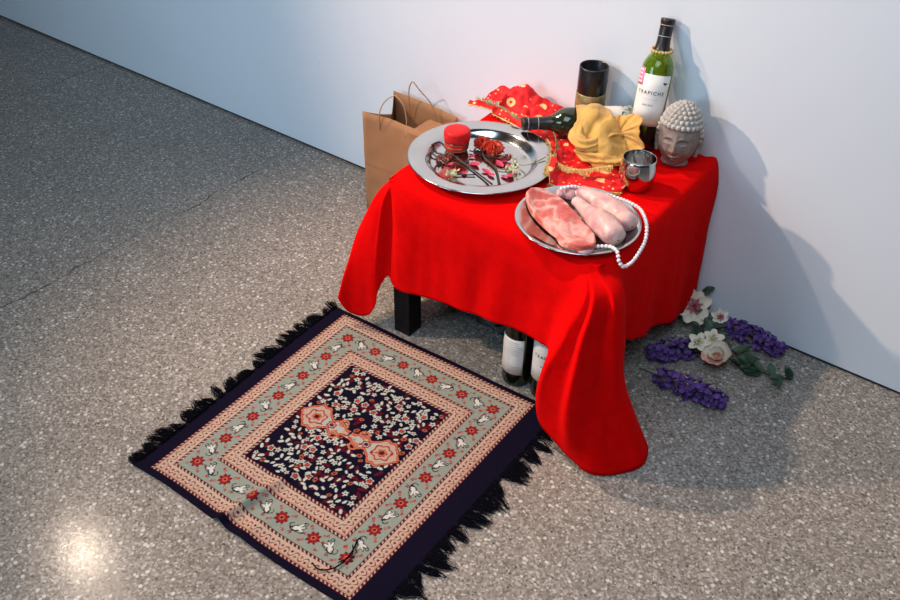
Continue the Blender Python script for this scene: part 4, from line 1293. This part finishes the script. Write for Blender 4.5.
# ------------------------------------------------------------------ flowers on the floor
def purple_spray(label, a, b, seed, n=90, R=.026):
    a, b = Vector(a), Vector(b)
    root = thing('purple_flower_spray', (*((a+b)/2).xy, 0), label, 'flower', 'purple flower sprays on the floor')
    rnd = random.Random(seed)
    mb = MB(); mb.tube(smooth_path([tuple(a + (a-b)*.25), tuple(a), tuple((a+b)/2 + Vector((0, 0, .004))), tuple(b)], 14), .002, 5); mb.build('stem', M['leaf'], root, world=True)
    mb = MB()
    ax = (b-a).normalized()
    for k in range(n):
        f = rnd.random(); w = R*(math.sin(PI*(.14+.78*f)))**.6
        an = rnd.uniform(0, 2*PI); s = ax.cross(Vector((0, 0, 1))).normalized(); u = s.cross(ax)
        d = s*math.cos(an) + u*math.sin(an)
        c = a.lerp(b, f) + d*w*rnd.uniform(.45, 1.1); c.z = max(c.z, .006)
        d = (d + Vector((0, 0, .4)) + ax*rnd.uniform(-.8, .8)).normalized()
        t1 = d.cross(Vector((.3, .7, .2))).normalized(); t2 = d.cross(t1)
        for q in range(5):
            g = 2*PI*q/5 + rnd.random()*.5
            dd = (t1*math.cos(g) + t2*math.sin(g) + d*.35)
            petal_mesh(mb, c, dd, d, .0095, .0090, .25, 3, 2, True)
    for i in range(len(mb.v)):
        if mb.v[i][2] < .001: mb.v[i] = (mb.v[i][0], mb.v[i][1], .001)
    mb.build('blossoms', M['purple'], root, world=True)
purple_spray('purple flower spray lying nearest the camera, beside the cloth', (.628, .240, .024), (.800, .256, .022), 1, 170)
purple_spray('purple flower spray half under the red cloth, left of the cream flowers', (.665, .392, .026), (.575, .300, .024), 2, 150)
purple_spray('purple flower spray lying along the foot of the wall', (.690, .515, .034), (.848, .515, .026), 3, 180, .024)

def lily(label, c, face, R, n, mat, cmat, seed, cat='flower', name='cream_flower', sten=True):
    c = Vector(c); d = Vector(face).normalized(); rnd = random.Random(seed)
    root = thing(name, (c.x, c.y, 0), label, cat, 'cream flowers on the floor')
    t1 = d.cross(Vector((.2, .5, .9))).normalized(); t2 = d.cross(t1)
    first = True
    for q in range(n):
        g = 2*PI*q/n + rnd.uniform(-.15, .15)
        dd = (t1*math.cos(g) + t2*math.sin(g))*.9 + d*.45
        mb = MB(); petal_mesh(mb, c - d*R*.1, dd, d, R*rnd.uniform(.85, 1.05), R*.66, -.18, 8, 6, True)
        for i in range(len(mb.v)):
            if mb.v[i][2] < .002: mb.v[i] = (mb.v[i][0], mb.v[i][1], .002)
        mb.build('petal', mat, root, world=True)
    mb = MB()
    for q in range(7):
        g = 2*PI*q/7; e_ = c + (t1*math.cos(g)+t2*math.sin(g))*R*.22 + d*R*.45
        mb.tube([c, e_], .0009, 4); mb.ball(e_, .0022, 6, 4)
    for q in range(n):
        g = 2*PI*q/n
        dd = (t1*math.cos(g) + t2*math.sin(g))*.9 + d*.55
        petal_mesh(mb, c, dd, d, R*.5, R*.16, -.1, 4, 2)
    mb.build('centre', cmat, root, world=True)
    mb = MB(); mb.tube(smooth_path([tuple(c), tuple(c - d*R*.6), (c.x-d.x*R, c.y-d.y*R+.01, max(.006, c.z-d.z*R*1.6)), (c.x-d.x*R+.02, c.y+.03, .004)], 10), .002, 5)
    mb.build('stem', M['leaf'], root, world=True)
    return root
lily('cream lily with rose veined centre against the wall by the cloth', (.600, .500, .060), (.45, -.75, .6), .052, 8, M['cream'], M['rosy'], 1)
lily('small cream blossom between the big lily and the wall spray', (.668, .515, .048), (.5, -.6, .7), .026, 6, M['cream'], M['rosy'], 2)
lily('white five-petalled blossom just left of the peach flower', (.668, .385, .050), (.1, -.5, .85), .030, 5, M['cream'], M['straw'], 3)
lily('white blossom directly behind the peach flower', (.690, .420, .050), (.2, -.4, .9), .030, 5, M['cream'], M['straw'], 4)

def rose(c, label):
    c = Vector(c); root = thing('peach_flower', (c.x, c.y, 0), label, 'flower')
    d = Vector((-.15, -.35, .9)).normalized(); t1 = d.cross(Vector((.2, .5, .9))).normalized(); t2 = d.cross(t1)
    for ring, (n, R, op, mt) in enumerate(((5, .048, .95, 'cream'), (4, .036, .50, 'cream'), (3, .026, .18, 'peach'))):
        for q in range(n):
            g = 2*PI*q/n + ring*.6
            dd = (t1*math.cos(g)+t2*math.sin(g))*op + d*.6
            mb = MB(); petal_mesh(mb, c - d*.010, dd, d, R, R*1.05, .12, 8, 6, True)
            for i in range(len(mb.v)):
                if mb.v[i][2] < .002: mb.v[i] = (mb.v[i][0], mb.v[i][1], .002)
            mb.build('petal', M['peach' if (ring == 0 and q in (1, 2)) else mt], root, world=True)
rose((.722, .382, .032), 'cream and peach open flower resting on the floor, front centre of the bunch')

def leafy(label, pts, leaves, seed, L=.045, W=.022):
    root = thing('foliage_branch', (pts[0][0], pts[0][1], 0), label, 'leaves', 'green foliage on the floor')
    rnd = random.Random(seed)
    P = smooth_path(pts, 20)
    mb = MB(); mb.tube(P, .0022, 5); mb.build('stem', M['stem_dark'], root, world=True)
    for k in range(leaves):
        p = Vector(P[int(k*19/leaves)])
        d = Vector((rnd.uniform(-1, 1), rnd.uniform(-1, 1), rnd.uniform(.05, .5)))
        mb = MB(); petal_mesh(mb, p, d, (0, 0, 1), L*rnd.uniform(.8, 1.2), W, -.1, 7, 4)
        for i in range(len(mb.v)):
            x_, y_, z_ = mb.v[i]
            mb.v[i] = (x_, min(y_, WY-.004), max(z_, .002))
        mb.build('leaf', M['leaf'], root, world=True)
leafy('leafy stem with a bare dark twig end pointing right on the floor', [(.893, .452, .005), (.845, .425, .012), (.79, .43, .018), (.72, .45, .020)], 13, 1)
leafy('leafy stem under the cream and peach flower', [(.80, .40, .006), (.74, .42, .014), (.68, .40, .020), (.62, .37, .02)], 15, 2)
leafy('leafy stem between the big lily and the wall', [(.66, .46, .01), (.63, .49, .03), (.60, .53, .07), (.61, .545, .10)], 8, 3, .04)
leafy('leafy stem under the small cream blossom', [(.70, .45, .01), (.67, .47, .02), (.65, .49, .03)], 10, 4)

# ------------------------------------------------------------------ dim wrapped bunch under the table
root = thing('wrapped_bunch', (.13, .16, 0), 'dim bunch of dark foliage in clear plastic wrap lying under the table', 'flowers')
rnd = random.Random(9)
mb = MB()
for k in range(60):
    p = Vector((.05 + .20*rnd.random(), .15 + .05*rnd.random(), .015 + .03*rnd.random()))
    petal_mesh(mb, p, (rnd.uniform(-1, 1), rnd.uniform(-1, 1), rnd.uniform(-.1, .8)), (0, 0, 1), .03, .014, .2, 4, 2)
for i in range(len(mb.v)):
    if mb.v[i][2] < .002: mb.v[i] = (mb.v[i][0], mb.v[i][1], .002)
mb.build('foliage', M['leaf'], root, world=True)
rows = []
for i in range(40):
    f = i/39; x = .03 + .24*f; row = []
    for k in range(36):
        an = 2*PI*k/36; r = .034*(1 + .25*fbm(math.cos(an)*2+f*6, math.sin(an)*2, 0, 1.3, 3))*(.75+.4*f)
        row.append((x + .008*fbm(f*9, an, 0, 1, 2), .175 + r*math.cos(an), max(.0015, .032 + r*math.sin(an)*.9)))
    rows.append(row)
mb = MB(); mb.grid(rows, True); o = mb.build('plastic_wrap', M['film'], root, world=True); solid(o, .0004)
